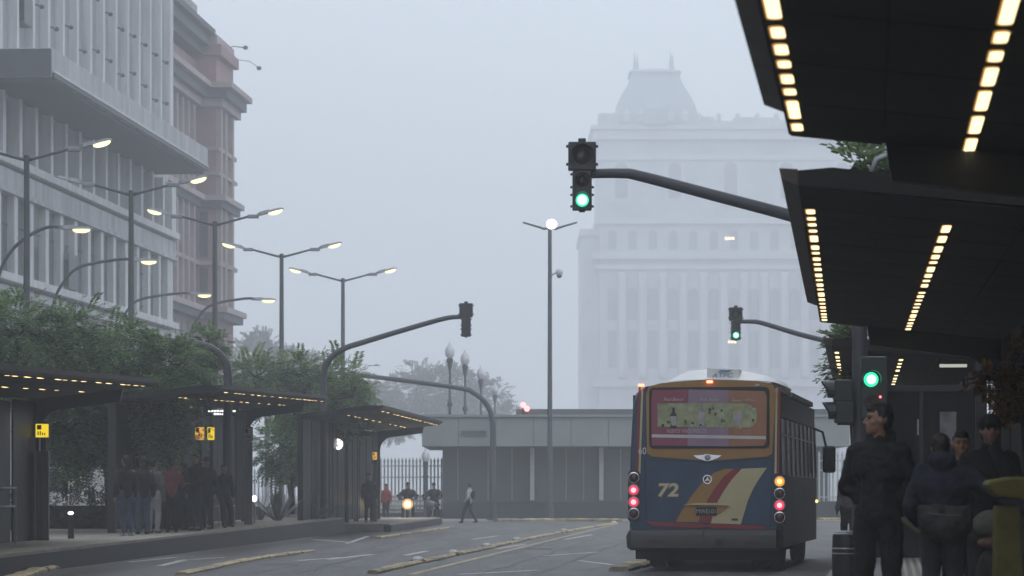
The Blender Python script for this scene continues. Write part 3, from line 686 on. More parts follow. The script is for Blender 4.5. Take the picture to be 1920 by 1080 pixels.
# ================================================================== BUS
M_blue = mat('navy_bus_paint', (.014,.05,.105), .35, var=.3, scale=2.5)
M_gold = mat('ochre_bus_paint', (.36,.19,.045), .42, var=.12, scale=1.5)
M_cream = mat('cream_bus_paint', (.52,.46,.26), .42, var=.1, scale=1.5)
M_red = mat('dark_red_bus_paint', (.25,.022,.03), .42, var=.12, scale=1.5)
M_bsid = mat('shaded_dirty_bus_side', (.05,.045,.04), .5, var=.35, scale=2.0, stretch=(1,1,.3))  # base darkened for shade from the shelter it faces; streaks are dirt
M_bwht = mat('white_fibreglass', (.85,.85,.84), .4, var=.06, scale=2)
M_bump = mat('grey_bumper_plastic', (.034,.034,.034), .55, var=.2, scale=2)
BD = 54.0; bs = F/BD
bu = thing('bus', 'blue, ochre and cream city bus number 72 seen from behind, tail lights on', 'bus', (XD(1320,BD),BD,0), -R(8.6))
bX = lambda px: (px-1320)/bs; bZ = lambda py: HC + (HZ-py)/bs
def half(y):                                       # body half section (x,z), inset at the very rear
    k = {0:.965, .12:1.0}.get(y, 1.0)
    return [(1.27*k,.42),(1.275*k,1.1),(1.255*k,2.1),(1.215*k,2.85),(1.16*k,3.02),(1.02*k,3.13),(.6*k,3.19),(0,3.21)]
def sec(y, zoff=0):
    h = half(y); return [(x,y,z) for x,z in h] + [(-x,y,z) for x,z in h[-2::-1]]
mb = MB(); mb.rings([sec(y) for y in (0,.12,4,10.6,10.9)][::-1] if 0 else [[p for p in sec(y)][::-1] for y in (0,.12,4,10.6,10.9)])
mb.build('body', M_blue, bu, smooth=2)
def rear(name, pts, m, d=.004, par=bu, y=0.0, t=.02):
    q = MB(); q.prism([(bX(x), y-d, bZ(z)) for x, z in pts], (0, t, 0)); return q.build(name, m, par)
def rrect(x0, y0, x1, y1, r, n=5):
    out = []
    for cx_, cy_, a0 in ((x1-r,y0+r,-90),(x1-r,y1-r,0),(x0+r,y1-r,90),(x0+r,y0+r,180)):
        for k in range(n+1):
            a = R(a0 + 90*k/n); out.append((cx_+r*math.cos(a), cy_+r*math.sin(a)))
    return out
rear('window_surround', [(1211,740),(1216,724),(1240,718),(1330,711),(1420,715),(1450,721),(1455,738),(1448,850),(1440,856),(1330,864),(1222,856),(1213,850)], M_gold, .02)
gk = rear('window_gasket', rrect(1217,726,1443,841,9), M_black, .03)
win = rear('rear_window', rrect(1221,730,1439,837,7), M_glass, .036)
ad = {'m': mat('advert_maroon', (.30,.07,.11), .5, var=.1), 'v': mat('advert_mauve', (.32,.22,.29), .5, var=.1), 't': mat('advert_tan', (.38,.17,.09), .5, var=.12),
      'g': mat('advert_green_photo', (.33,.36,.20), .5, var=.4, scale=7), 'w': mat('advert_white', (.62,.6,.6), .5, var=.08)}
rear('advert_panel', [(1223,731),(1291,730),(1289,836),(1222,835),(1221,760)], ad['m'], .039, win)
rear('advert_panel', [(1291.3,730),(1367,732),(1367,837),(1289.3,836)], ad['v'], .039, win)
rear('advert_panel', [(1367.3,732),(1434,734),(1438,745),(1437,828),(1432,836),(1367.3,837)], ad['t'], .039, win)
ph = rear('advert_photo', [(1233,756),(1340,756),(1400,757),(1418,766),(1420,790),(1410,802),(1233,800)], ad['g'], .043, win)
rear('advert_stripe', [(1222,814),(1436,818),(1436,824),(1222,820)], ad['w'], .043, win)
M_bot = mat('advert_bottle_ink', (.03,.03,.03), .5, var=.3, scale=9); M_lbl = mat('advert_bottle_label', (.40,.40,.40), .5, var=.3)
def bottle(cx_, y0, y1, m, wl=6):
    b = rear('bottle_print', [(cx_-wl,y1),(cx_+wl,y1),(cx_+wl,y0+14),(cx_+2.2,y0+8),(cx_+2.2,y0),(cx_-2.2,y0),(cx_-2.2,y0+8),(cx_-wl,y0+14)], m, .046, win)
    rear('label_print', [(cx_-wl+.4,y1-5),(cx_+wl-.4,y1-5),(cx_+wl-.4,y0+16),(cx_-wl+.4,y0+16)], M_lbl, .048, win)
bottle(1263, 764, 803, M_bot); bottle(1316, 756, 803, mat('advert_pink_ink', (.32,.24,.27), .5, var=.3)); bottle(1383, 757, 804, mat('advert_yellow_ink', (.45,.40,.16), .5, var=.4, scale=9), 8)
for k in range(26):
    x, y = random.choice(((1250,796),(1282,797),(1330,770),(1345,775),(1410,785),(1405,770),(1305,797),(1350,795))); x += random.uniform(-9,9); y += random.uniform(-7,4)
    r = random.uniform(1.6,3.6); rear('fruit_print', [(x+r*math.cos(a*math.pi/4), y+r*math.sin(a*math.pi/4)) for a in range(8)], random.choice((M_bot, mat('advert_dark_red_ink', (.13,.04,.05), .5, var=.3), mat('advert_leaf_ink', (.10,.18,.06), .5, var=.3), M_lbl)), .0465 + k*.0002, win)
M_adt = mat('advert_pale_print', (.55,.50,.50), .5, var=.05)
def rtext(name, body, px, py, hpx, m, par=win, d=.05, **kw): return text(name, body, hpx/bs*1.25, (bX(px), -d, bZ(py)), m, par, **kw)
rtext('lettering', 'Red Blend', 1262, 749, 7, M_adt, shear=.35); rtext('lettering', 'Pink Rosé', 1329, 750, 7, M_adt, shear=.35); rtext('lettering', 'Sweet White', 1394, 751, 6.5, M_adt, shear=.35)
rtext('lettering', 'NUEVOS VINOS FRESCOS', 1288, 808.5, 8.5, M_adt, sx=.62)
for r_ in range(2):
    for k_ in range(8): rear('print_mark', [(1377+k_*4,806+r_*5),(1380+k_*4,806+r_*5),(1380+k_*4,809.5+r_*5),(1377+k_*4,809.5+r_*5)], mat('advert_orange_print', (.48,.22,.14), .5, var=.1), .045, win)
# engine cover with the swoosh
rear('panel_gap', [(1208,860.5),(1330,866.5),(1448,858.5),(1446,987),(1210,980)], M_black, .006)
rear('engine_cover', [(1210,862),(1330,868),(1446,860),(1444,985),(1212,978)], M_blue, .012)
def swo(a, b, m, d):
    L_ = [(x, y) for x, y in a]; rear('swoosh', L_ + b[::-1], m, d)
e1 = [(1360,879),(1340,886),(1318,903),(1298,928),(1280,955),(1267,978)]
e2 = [(1376,879.5),(1358,893),(1341,915),(1328,935),(1317,958),(1309,979)]
e3 = [(1391,879),(1374,897),(1359,918),(1347,938),(1339,958),(1333,981)]
e4 = [(1438,877),(1424,897),(1413,915),(1403,937),(1396,960),(1389,983)]
swo(e1, e2, M_gold, .016); swo(e2, e3, M_red, .017); swo(e3, e4, M_cream, .0165)
rear('crease', [(1212,870),(1330,888),(1330,889),(1212,871)], M_pole, .0145)
rear('red_strip', [(1209,976),(1222,978),(1320,982),(1326,986),(1332,982),(1436,986),(1430,992),(1340,991),(1326,988),(1310,990),(1225,986)], M_red, .03)
pr = rear('plate_recess', [(1282,948),(1300,945),(1350,945),(1368,949),(1352,962),(1340,968),(1305,967)], M_gold, .02)
rear('plate_hood', [(1281,947),(1305,943),(1345,943),(1370,948),(1345,947),(1305,947)], M_cream, .06, pr)
npl = rear('number_plate', [(1305,951),(1344,951),(1344,967),(1305,967)], M_black, .026, pr)
rtext('lettering', 'MWE101', 1324.5, 959, 9.5, M_lbl, npl, .028, sx=.85)
rear('cover_latch', [(1372,972),(1384,972),(1384,976),(1372,976)], M_pole, .022); rear('valance', [(1195,1030),(1445,1030),(1430,1052),(1210,1052)], M_rub, -.25)
# badges and numbers
bw = rear('wing_badge', [(1300,854),(1318,853),(1326,851),(1336,853),(1354,854),(1346,859),(1338,862),(1327,865),(1316,862),(1307,859)], M_chrome, .035)
MB().lathe([(.01,-.05),(.05,-.045),(.055,-.03)], n=16, axis='y').build('medallion', M_gal, bw, loc=(bX(1327),0,bZ(858)))
bg_ = MB(); n = 22; pts = []
for k in range(n+1):
    a = 2*math.pi*k/n; pts.append([(.062*math.cos(a),-.03,.062*math.sin(a)),(.062*math.cos(a),-.016,.062*math.sin(a)),(.078*math.cos(a),-.016,.078*math.sin(a)),(.078*math.cos(a),-.03,.078*math.sin(a))])
bg_.rings(pts)
for k in range(3):
    a = R(90+120*k); q = R(90+120*k+90); c, s = math.cos, math.sin
    bg_.prism([(.066*c(a),-.03,.066*s(a)),(.012*c(q),-.03,.012*s(q)),(-.012*c(q),-.03,-.012*s(q))], (0,.012,0))
bg_.build('star_badge', M_chrome, bu, loc=(bX(1326.5),0,bZ(899)))
rtext('route_number', '72', 1251.5, 920, 27, M_gold, bu, .015, shear=.12, sx=1.2, off=.016); rtext('route_number', '72', 1251.5, 920, 27, mat('pale_cream_print', (.62,.57,.42), .45, var=.05), bu, .0185, shear=.12, sx=1.2, off=.006)
rtext('fleet_number', '60', 1204, 846, 15, mat('bright_white_print', (.75,.75,.75), .5, var=0), bu, .03, sx=.85)
# striped corner posts
for s, x0, x1 in ((-1,1189,1211),(1,1452,1474)):
    lean = -6 if s < 0 else 4
    rear('corner_stripe', [(x0+8,722),(x0+12,722),(x0+8+ (lean*.3),888),(x0+3+(lean*.3),888)] if s < 0 else [(1459,727),(1463,727),(1461,888),(1457,888)], M_red, .006)
    rear('corner_stripe', [(x0+13,722),(x0+17,722),(x0+13+(lean*.3),888),(x0+9+(lean*.3),888)] if s < 0 else [(1454,727),(1458,727),(1456,888),(1452,888)], M_cream, .006)
# lamp clusters
M_tail = glow('tail_light_red', (1,.03,.08), 1.1); M_tailc = glow('tail_light_core', (1,.42,.5), 1.9); M_amb = glow('amber_indicator', (1,.36,.03), 1.2); M_ambc = glow('amber_core', (1,.72,.25), 1.8)
M_lensr = mat('dark_red_lens', (.06,.02,.025), .25, var=.1)
for cx_, ys, lit in ((1188,(896,919,941.5,963),(0,1,1,0)), (1462,(903,925.5,947.5,970),(2,0,1,0))):
    cl = rear('light_cluster', rrect(cx_-11, ys[0]-13, cx_+11, ys[-1]+15, 5), M_bump, .03)
    for y, l in zip(ys, lit):
        c = (bX(cx_),0,bZ(y))
        MB().lathe([(.085,-.055),(.1,-.05),(.1,-.02)], n=18, axis='y').build('lamp_bezel', M_chrome if not l else M_gal, cl, loc=c)
        MB().lathe([(.01,-.075),(.055,-.07),(.082,-.055),(.082,-.04)], n=18, axis='y').build('tail_lamp', (M_lensr, M_tail, M_amb)[l], cl, loc=c, smooth=True)
        if l: MB().lathe([(.01,-.082),(.045,-.078),(.045,-.06)], n=16, axis='y').build('lamp_filament', (None, M_tailc, M_ambc)[l], cl, loc=c, smooth=True)
for x, y in ((1202,722),(1331,716)): MB().box(-.05,.05,-.05,.0,-.022,.022).build('marker_lamp', glow('small_red_marker', (1,.18,.1), 6), bu, bevel=.01, loc=(bX(x),-.01,bZ(y)))
MB().box(-.04,.04,-.05,.0,-.02,.02).build('marker_lamp', M_lbl, bu, bevel=.01, loc=(bX(1420),-.01,bZ(723)))
# bumper, skirt and underbody
bm_ = MB()
def brg(z, o): return [(-1.30-o,.5,z),(-1.32-o,.12,z),(-1.22,-.10-o,z),(0,-.16-o,z),(1.22,-.10-o,z),(1.32+o,.12,z),(1.30+o,.5,z),(1.0,.5,z),(-1.0,.5,z)]
bm_.rings([brg(.36,-.06), brg(.40,0), brg(.60,.015), brg(.69,-.03), brg(.72,-.07)]); bm_.build('bumper', M_bump, bu, smooth=2)
for x0, x1 in ((-.95,-.7),(.7,.95)): bx('bumper_reflector', M_lensr, bu, x0, x1, -.17, -.145, .50, .55)
bx('bumper_seam', M_black, bu, -.006, .006, -.18, -.16, .4, .7); bx('tow_cover', M_black, bu, .2, .34, -.182, -.165, .45, .55)
und = MB(); und.box(-1.12,1.12,.3,10,.30,.45)
for k in range(15):
    x = -1.0 + k*.135; und.box(x, x+.12, .32, .5, .30-random.uniform(.02,.09), .31)
und.build('underbody', M_rub, bu)
for s in (-1,1):
    for y in (2.7, 8.6):
        xs = (.62,.92) if y < 5 else (.92,)
        for x in xs:
            wl = MB().lathe([(.28,-.13),(.46,-.13),(.49,-.09),(.49,.09),(.46,.13),(.28,.13)], n=24, axis='x').build('wheel', M_rub, bu, smooth=2); wl.location = (s*(x+.13), y, .5)
            MB().lathe([(.05,-.08),(.27,-.1),(.27,.1),(.05,.08)], n=16, axis='x').build('rim', M_gal, wl)
    bx('mud_flap', M_rub, bu, s*.62, s*1.2, 2.02, 2.05, .16, .5); bx('mud_flap', M_rub, bu, s*.7, s*1.2, .35, .38, .2, .5)
    # sides
    bx('side_panel', M_bsid, bu, s*1.262, s*1.30, .5, 10.7, .40, 1.62); bx('side_panel', M_bsid, bu, s*1.215, s*1.262, .5, 10.7, 2.62, 3.0)
    k = 8
    for i in range(k):
        y0 = .55 + i*(10.1/k); y1 = y0 + 10.1/k - .16
        mb = MB(); mb.prism([(s*1.272,y0,1.64),(s*1.272,y1,1.64),(s*1.245,y1,2.6),(s*1.245,y0,2.6)], (s*.012,0,0)); wn = mb.build('side_window', M_glass, bu)
        mb = MB(); mb.prism([(s*1.290,y0+.02,2.3),(s*1.290,y1-.02,2.3),(s*1.288,y1-.02,2.33),(s*1.288,y0+.02,2.33)], (s*.01,0,0)); mb.build('sliding_rail', M_gal, wn)
        mb = MB(); mb.prism([(s*1.278,y1+.01,1.64),(s*1.278,y1+.15,1.64),(s*1.25,y1+.15,2.6),(s*1.25,y1+.01,2.6)], (s*.035,0,0)); mb.build('window_pillar', mat('dull_aluminium', (.22,.21,.19), .45, metal=.4, var=.2), bu)
# rooftop unit
ru = MB(); rings = []
for y, k in ((.12,.15),(.45,.62),(.95,.92),(1.6,1.0),(3.0,1.0),(3.4,.9)):
    pr_ = [(-.68,0),(-.64,.04),(-.52,.10),(-.34,.155),(0,.175),(.34,.165),(.62,.145),(.95,.10),(1.2,.04),(1.3,-.03),(1.25,-.10),(.9,-.09),(0,-.05)]
    rings.append([(x*(1 if x < .9 else .98)*(.9 + .1*k), y, 3.205 + ((z*1.5 + .01)*k)) for x, z in pr_])
ru.rings(rings); ru.build('roof_unit', M_bwht, bu, smooth=2)
rp = MB(); rp.prism([(bX(1323),.24,bZ(707)),(bX(1384),.24,bZ(709)),(bX(1384),.24,bZ(691)),(bX(1323),.24,bZ(689))], (0,.5,0)); rp = rp.build('roof_sign', M_bwht, bu, bevel=.01)
M_logo = mat('pale_blue_print', (.22,.32,.5), .5, var=.1)
for k in range(3):
    q = MB(); x0, z0 = bX(1343+k*2), bZ(697.5-k*1.6); q.prism([(x0,.232,z0),(x0+.19,.232,z0),(x0+.215,.232,z0+.01),(x0+.02,.232,z0+.01)], (0,.006,0)); q.build('logo_bar', M_logo, rp)
text('lettering', 'ATPC', .1, (bX(1352),.232,bZ(703.5)), M_logo, rp, shear=.2, sx=1.4)
bx('roof_hatch', M_conc, bu, 1.0, 1.3, 3.0, 9.5, 3.02, 3.12, bevel=.02)
# mirror
MB().tube([(1.25,10.6,2.62),(1.42,10.75,2.55),(1.5,10.8,2.2)], .025, 6).build('mirror_arm', M_black, bu)
mi = MB().box(1.42,1.68,10.72,10.86,1.73,2.27).build('wing_mirror', M_black, bu, bevel=.05)
MB().box(1.45,1.65,10.708,10.718,1.78,2.22).build('mirror_glass', M_glass, mi)
MB().ball((1.32,10.4,1.16), .035).build('side_marker', M_ambc, bu)

# ================================================================== PEOPLE
SKIN = mat('skin', (.30,.17,.115), .55, var=.12, scale=12); HAIR = mat('black_hair', (.012,.010,.009), .6, var=.4, scale=40)
CL = {}
def cloth(nm, c, r=.9): return mat('cloth_' + nm, c, r, var=.25, scale=6, bump=.6, bscale=14)
C_black = cloth('black', (.009,.009,.010)); C_navy = cloth('navy', (.014,.017,.03)); C_jean = cloth('faded_jeans', (.055,.075,.115)); C_djean = cloth('dark_jeans', (.02,.025,.035))
C_grey = cloth('grey', (.10,.10,.10)); C_lgrey = cloth('light_grey', (.30,.30,.31)); C_red = cloth('brick_red', (.16,.045,.04)); C_white = cloth('white', (.50,.50,.52))
C_olive = cloth('olive', (.035,.035,.022)); C_brown = cloth('brown', (.06,.04,.03)); C_purp = cloth('dusky_purple', (.05,.045,.08)); C_shoe = cloth('shoe', (.03,.03,.03)); C_wshoe = cloth('white_shoe', (.5,.5,.5)); C_redt = cloth('bright_red', (.35,.05,.05)); C_dgrey = cloth('dark_grey', (.035,.036,.038))
TXF = bpy.data.textures.new('folds', 'CLOUDS'); TXF.noise_scale = .11; TXF.noise_depth = 2
TXH = bpy.data.textures.new('locks', 'CLOUDS'); TXH.noise_scale = .025; TXH.noise_depth = 1
def rough(o, tex, st):
    d = o.modifiers.new('folds', 'DISPLACE'); d.texture = tex; d.strength = st; d.mid_level = .5; d.texture_coords = 'LOCAL'
def remesh(o, vox, it=3, fac=.5):
    r = o.modifiers.new('remesh', 'REMESH'); r.mode = 'VOXEL'; r.voxel_size = vox; r.use_smooth_shade = True
    s = o.modifiers.new('smooth', 'SMOOTH'); s.factor = fac; s.iterations = it
def person(label, loc, rz, h=1.74, pose=None, top=C_black, legs=C_djean, shoes=C_shoe, hair='short', vox=.02, head_yaw=0, head_pitch=0, hood=False, coat=.86, bulk=.03, hat=None, bag=None, group=None, skin=SKIN, collar=True, hairm=HAIR, gloves=False, sleeve=True):
    t = thing('person', label, 'person', loc, rz, group); k = h/1.75
    J = dict(pel=(0,0,.95), wai=(0,0,1.10), che=(0,.0,1.28), nec=(0,-.01,1.44), hed=(0,.015,1.63), ls=(-.172,0,1.385), rs=(.172,0,1.385), lh=(-.09,0,.92), rh=(.09,0,.92),
             lk=(-.10,.03,.50), rk=(.10,.03,.50), la=(-.10,-.02,.085), ra=(.10,-.02,.085), le=(-.245,-.05,1.12), re=(.245,-.05,1.12), lw=(-.25,.04,.88), rw=(.25,.04,.88))
    if pose: J.update(pose)
    J = {a: Vector(b)*k for a, b in J.items()}
    hr = Matrix.Rotation(head_yaw, 3, 'Z') @ Matrix.Rotation(head_pitch, 3, 'X'); hc = J['hed']
    def H(x, y, z): return hc + hr @ (Vector((x,y,z))*k)
    def mk(): return MB()
    # one continuous body
    b = mk()
    b.ball(J['pel'], (.155*k,.105*k,.13*k)); b.ball(J['wai'], (.135*k,.095*k,.16*k)); b.ball(J['che'], (.165*k,.11*k,.17*k)); b.cap(J['ls'], J['rs'], .062*k, .062*k); b.cap(J['nec'], hc - Vector((0,.005,.06))*k, .056*k, .05*k)
    b.cap(J['pel'], J['che'], .12*k, .13*k)
    for s in 'lr':
        b.cap(J[s+'s'], J[s+'e'], .052*k, .042*k); b.cap(J[s+'e'], J[s+'w'], .042*k, .029*k)
        b.cap(J[s+'h'], J[s+'k'], .088*k, .06*k); b.cap(J[s+'k'], J[s+'a'], .058*k, .038*k); b.cap(J[s+'a'], J[s+'a'] + Vector((0,.15,-.04))*k, .036*k, .03*k)
        # hand: palm, four fingers, thumb
        d = (J[s+'w'] - J[s+'e']).normalized(); sx = -1 if s == 'l' else 1
        side = d.cross(Vector((0,0,1)) if abs(d.z) < .8 else Vector((1,0,0))).normalized(); fw = side if abs(d.z) >= .8 else side
        if fw.y < 0: fw = -fw
        nrm = d.cross(fw).normalized(); p0 = J[s+'w'] + d*.02*k; p1 = J[s+'w'] + d*.09*k
        for q in (-.026,-.009,.009,.026): b.cap(p0 + fw*q*.7*k, p1 + fw*q*k, .014*k, .013*k, 8)
        inn = nrm if nrm.dot(Vector((-sx,0,0))) > 0 else -nrm
        for q, ln in ((-.03,.055),(-.01,.07),(.011,.075),(.031,.065)):
            m_ = p1 + fw*q*k + d*ln*.5*k + inn*.008*k; e_ = p1 + fw*q*k + d*ln*.9*k + inn*.028*k
            b.cap(p1 + fw*q*k, m_, .0095*k, .009*k, 8); b.cap(m_, e_, .009*k, .0075*k, 8)
        b.cap(p0 + fw*.03*k, p0 + fw*.055*k + d*.045*k + inn*.012*k, .011*k, .009*k, 8)
    # head and face
    b.ball(H(0,-.01,.02), (.076*k,.095*k,.1*k), 16, 12, rot=hr); b.ball(H(0,.025,-.045), (.058*k,.068*k,.07*k), 14, 10, rot=hr); b.ball(H(0,.072,-.088), (.026*k,.022*k,.02*k), rot=hr)
    b.cap(H(0,.086,.018), H(0,.112,-.022), .009*k, .0135*k, 8); b.cap(H(-.012,.098,-.028), H(.012,.098,-.028), .009*k, .009*k, 8)
    b.cap(H(-.045,.07,.035), H(.045,.07,.035), .014*k, .014*k, 8); b.cap(H(-.02,.086,-.052), H(.02,.086,-.052), .0085*k, .0085*k, 8); b.cap(H(-.018,.085,-.064), H(.018,.085,-.064), .009*k, .009*k, 8)
    for s in (-1,1):
        b.ball(H(s*.077,-.005,-.005), (.011*k,.02*k,.03*k), 8, 6, rot=hr); b.ball(H(s*.042,.05,-.018), (.026*k,.03*k,.024*k), 8, 6, rot=hr)
    bo = b.build('body', skin, t); remesh(bo, vox*.62, 2, .4)
    if vox < .015:
        for s in (-1,1):
            MB().ball(H(s*.03,.078,.012), (.013*k,.008*k,.008*k), 10, 6, rot=hr).build('eye', mat('eye', (.03,.025,.02), .2, var=0), t, smooth=True)
            MB().cap(H(s*.014,.086,.032), H(s*.05,.07,.034), .006*k, .005*k, 8).build('eyebrow', hairm, t, smooth=True)
    # trousers
    g = bulk; q = mk(); q.ball(J['pel'], ((.165)*k,(.12)*k,.12*k)); q.cap(J['pel'], (J['pel']+J['wai'])/2, .125*k, .12*k)
    for s in 'lr': q.cap(J[s+'h'], J[s+'k'], .105*k, .08*k); q.cap(J[s+'k'], J[s+'a'] + Vector((0,0,.0)), .078*k, .064*k)
    tr_ = q.build('trousers', legs, t); remesh(tr_, vox); rough(tr_, TXF, .035*k)
    # shoes
    for s in 'lr':
        q = mk(); a = J[s+'a']; q.cap(a + Vector((0,-.03,-.045))*k, a + Vector((0,.15,-.05))*k, .042*k, .038*k); q.ball(a + Vector((0,0,-.01))*k, (.045*k,.055*k,.045*k)); remesh(q.build('shoe', shoes, t), vox)
    # top
    q = mk(); q.ball(J['che'], ((.175+g)*k,(.12+g)*k,.19*k)); q.ball(J['wai'], ((.14+g*.8)*k,(.105+g*.7)*k,.17*k)); q.cap(J['ls'], J['rs'], (.06+g*.45)*k, (.06+g*.45)*k); q.cap(J['nec'] - Vector((0,0,.05))*k, J['nec'] + Vector((0,0,.01))*k, .10*k, .075*k)
    lowp = J['pel'].copy(); lowp.z = coat*k + .07; q.ball(lowp, ((.155+g*.8)*k,(.115+g*.8)*k,.1*k)); q.cap(lowp, J['che'], (.115+g*.7)*k, (.125+g*.7)*k)
    for s in 'lr':
        q.cap(J[s+'s'], J[s+'e'], (.056+g*.5)*k, (.05+g*.5)*k); 
        if sleeve: q.cap(J[s+'e'], J[s+'w'], (.05+g*.6)*k, (.04+g*.4)*k)
    if collar: q.cap(J['nec'] - Vector((0,.01,.0))*k, J['nec'] + Vector((0,-.005,.05))*k, .085*k, .075*k)
    if hood: q.ball(J['nec'] + Vector((0,-.085,.06))*k, (.12*k,.07*k,.085*k)); q.cap(J['nec'] + Vector((-.075,-.02,.045))*k, J['nec'] + Vector((-.06,-.08,.06))*k, .04*k, .05*k); q.cap(J['nec'] + Vector((.075,-.02,.045))*k, J['nec'] + Vector((.06,-.08,.06))*k, .04*k, .05*k)
    jk = q.build('jacket', top, t); remesh(jk, vox, 5); rough(jk, TXF, .05*k)
    # hair / hat
    if hair:
        q = mk(); q.ball(H(0,-.028,.042), (.083*k,.092*k,.088*k), 14, 10, rot=hr); q.ball(H(0,.03,.085), (.064*k,.06*k,.042*k), 12, 8, rot=hr); q.ball(H(0,-.05,-.01), (.072*k,.06*k,.075*k), 12, 8, rot=hr)
        if hair == 'long': q.ball(H(0,-.06,-.08), (.09*k,.06*k,.13*k), 12, 8, rot=hr); q.cap(H(-.075,-.02,.0), H(-.07,-.02,-.14), .03*k, .03*k); q.cap(H(.075,-.02,.0), H(.07,-.02,-.14), .03*k, .03*k)
        if hair == 'fringe': q.ball(H(0,.055,.06), (.07*k,.045*k,.04*k), 12, 8, rot=hr); q.ball(H(0,-.02,.05), (.1*k,.1*k,.09*k), 12, 8, rot=hr)
        hr_ = q.build('hair', hairm, t); remesh(hr_, vox*.7); rough(hr_, TXH, .022*k)
    if hat:
        q = mk(); q.ball(H(0,-.01,.06), (.09*k,.105*k,.085*k), 14, 10, rot=hr); q.cap(H(-.05,.09,.045), H(.05,.09,.045), .02*k, .02*k); remesh(q.build('cap', hat, t), vox)
    if bag:
        bm, bo_, br_ = bag; q = mk(); q.ball((J['che']+J['wai'])/2 + Vector(bo_)*k, Vector(br_)*k); remesh(q.build('backpack', bm, t), vox)
    return t
def at_ground(px, py, z=0.0): p = G(px, py, z); return (p.x, p.y, z)
FC = math.pi                              # facing the camera
# --- right platform, close to the camera
zr = .25
person('young man with short dark hair and black hooded coat, hands in pockets, looking left', (XD(1648,24.5),24.5,zr), R(158), 1.77, dict(le=(-.265,-.06,1.13), re=(.265,-.06,1.13), lw=(-.10,-.01,1.0), rw=(.10,-.01,1.0), lk=(-.11,.04,.5), rk=(.11,.03,.5)), C_black, C_black, C_shoe, 'short', .013, head_yaw=R(-62), hood=True, coat=.84, bulk=.042)
person('person seen from behind in navy top, arm stretched to the right', (XD(1768,24.0),24.0,zr), R(-12), 1.56, dict(re=(.42,.03,1.22), rw=(.66,.10,1.08), le=(-.27,.02,1.12), lw=(-.24,.15,.98), hed=(-.02,.03,1.60)), C_navy, C_dgrey, C_shoe, 'short', .014, hood=True, bulk=.05, hairm=mat('dark_brown_hair', (.02,.011,.009), .6, var=.4, scale=40), coat=.92)
wb = thing('waist_bag', 'bulky dark olive bag worn at the back below the navy top', 'bag', (XD(1772,23.8),23.83,zr+.83), R(-8))
q = MB(); q.ball((-.06,0,.05), (.15,.09,.13)); q.ball((.07,0,.04), (.15,.09,.14)); q.ball((0,-.05,.0), (.13,.07,.10)); q.box(-.2,.2,-.03,.06,.08,.17); pq = q.build('pouch', cloth('dark_olive_nylon', (.016,.016,.012), .7), wb); remesh(pq, .012, 5); rough(pq, TXF, .04)
q = MB(); q.tube([(-.12,-.115,.11),(-.04,-.15,.10),(.05,-.15,.095),(.12,-.12,.10)], .006, 6); q.build('zip', M_pole, wb); MB().cap((-.3,-.02,.06), (-.2,-.06,-.03), .022, .02).build('strap', cloth('tan_strap', (.09,.075,.05)), wb, smooth=True)
person('woman with dark hair and red collar standing behind the navy backpacker, facing the camera', (XD(1803,26.5),26.5,zr), R(170), 1.60, None, C_navy, C_black, C_shoe, 'short', .014, head_yaw=R(5), collar=False, bulk=.04, skin=mat('warm_skin', (.33,.17,.11), .55, var=.12, scale=12))
q = MB(); q.cap((0,0,0),(0,0,.05), .075, .065); 
person('person in a dark coat and black cap holding a hand to the mouth', (XD(1856,25.4),25.4,zr), R(168), 1.70, dict(lw=(-.045,.17,1.49), le=(-.22,.16,1.18), re=(.27,-.03,1.12), rw=(.24,.12,.95)), C_black, C_dgrey, C_shoe, 'fringe', .013, hat=C_black, bulk=.05, head_yaw=R(18), skin=mat('dim_skin', (.26,.15,.11), .55, var=.12, scale=12))
person('person in pale clothes half hidden behind the man in black', (XD(1592,60),60,.25), R(150), 1.55, None, C_lgrey, C_grey, C_wshoe, 'short', .02)
# --- queue on the left platform
zq = .36; GQ = 'people queueing on the left platform'
def q_(px, py, label, rz, off=0, **kw): 
    D_ = 69.5 + (px-236)*.062 + off; return person(label, (XD(px,D_), D_, .28 + .22*(D_-30)/76), rz, group=GQ, **kw)
q_(236, 996, 'person in dark jacket, jeans and white shoes leaning at the near end of the queue', R(40), pose=dict(la=(-.02,.02,.085), ra=(.10,-.12,.085), lk=(-.06,.10,.5)), top=C_black, legs=C_jean, shoes=C_wshoe)
q_(268, 992, 'person in queue with dark navy backpack and blue jeans', R(25), top=C_navy, legs=C_jean, bag=(C_black,(0,-.2,.02),(.15,.09,.22)))
q_(288, 990, 'person in queue in a grey patterned jacket and pale trousers', R(-20), top=C_grey, legs=C_lgrey, h=1.70)
q_(322, 986, 'person in queue in a brick red jacket and dark trousers', R(10), top=C_red, legs=C_black, h=1.72, off=-.9, pose=dict(rw=(.12,.30,1.2), re=(.27,.08,1.12)))
q_(345, 987, 'slim person in black between the red jacket and the tall dark figure', R(60), top=C_black, legs=C_black, h=1.62, off=1.2, pose=dict(lk=(-.1,.12,.5), la=(-.12,.2,.085)))
q_(368, 988, 'tall person in dark coat fourth along the queue', R(140), top=C_black, legs=C_djean, h=1.84, bulk=.05, off=-1.0, pose=dict(lw=(-.12,.28,1.08), le=(-.27,.05,1.1)))
q_(388, 984, 'person with cap in dark coat near the shelter totem', R(160), top=C_navy, legs=C_black, h=1.78, hat=C_dgrey)
q_(420, 968, 'person sitting on the rail at the far end of the queue, legs out', R(200), top=C_dgrey, legs=C_black, h=1.62, pose=dict(lk=(-.1,.30,.62), rk=(.1,.26,.58), la=(-.1,.45,.12), ra=(.1,.4,.1)))
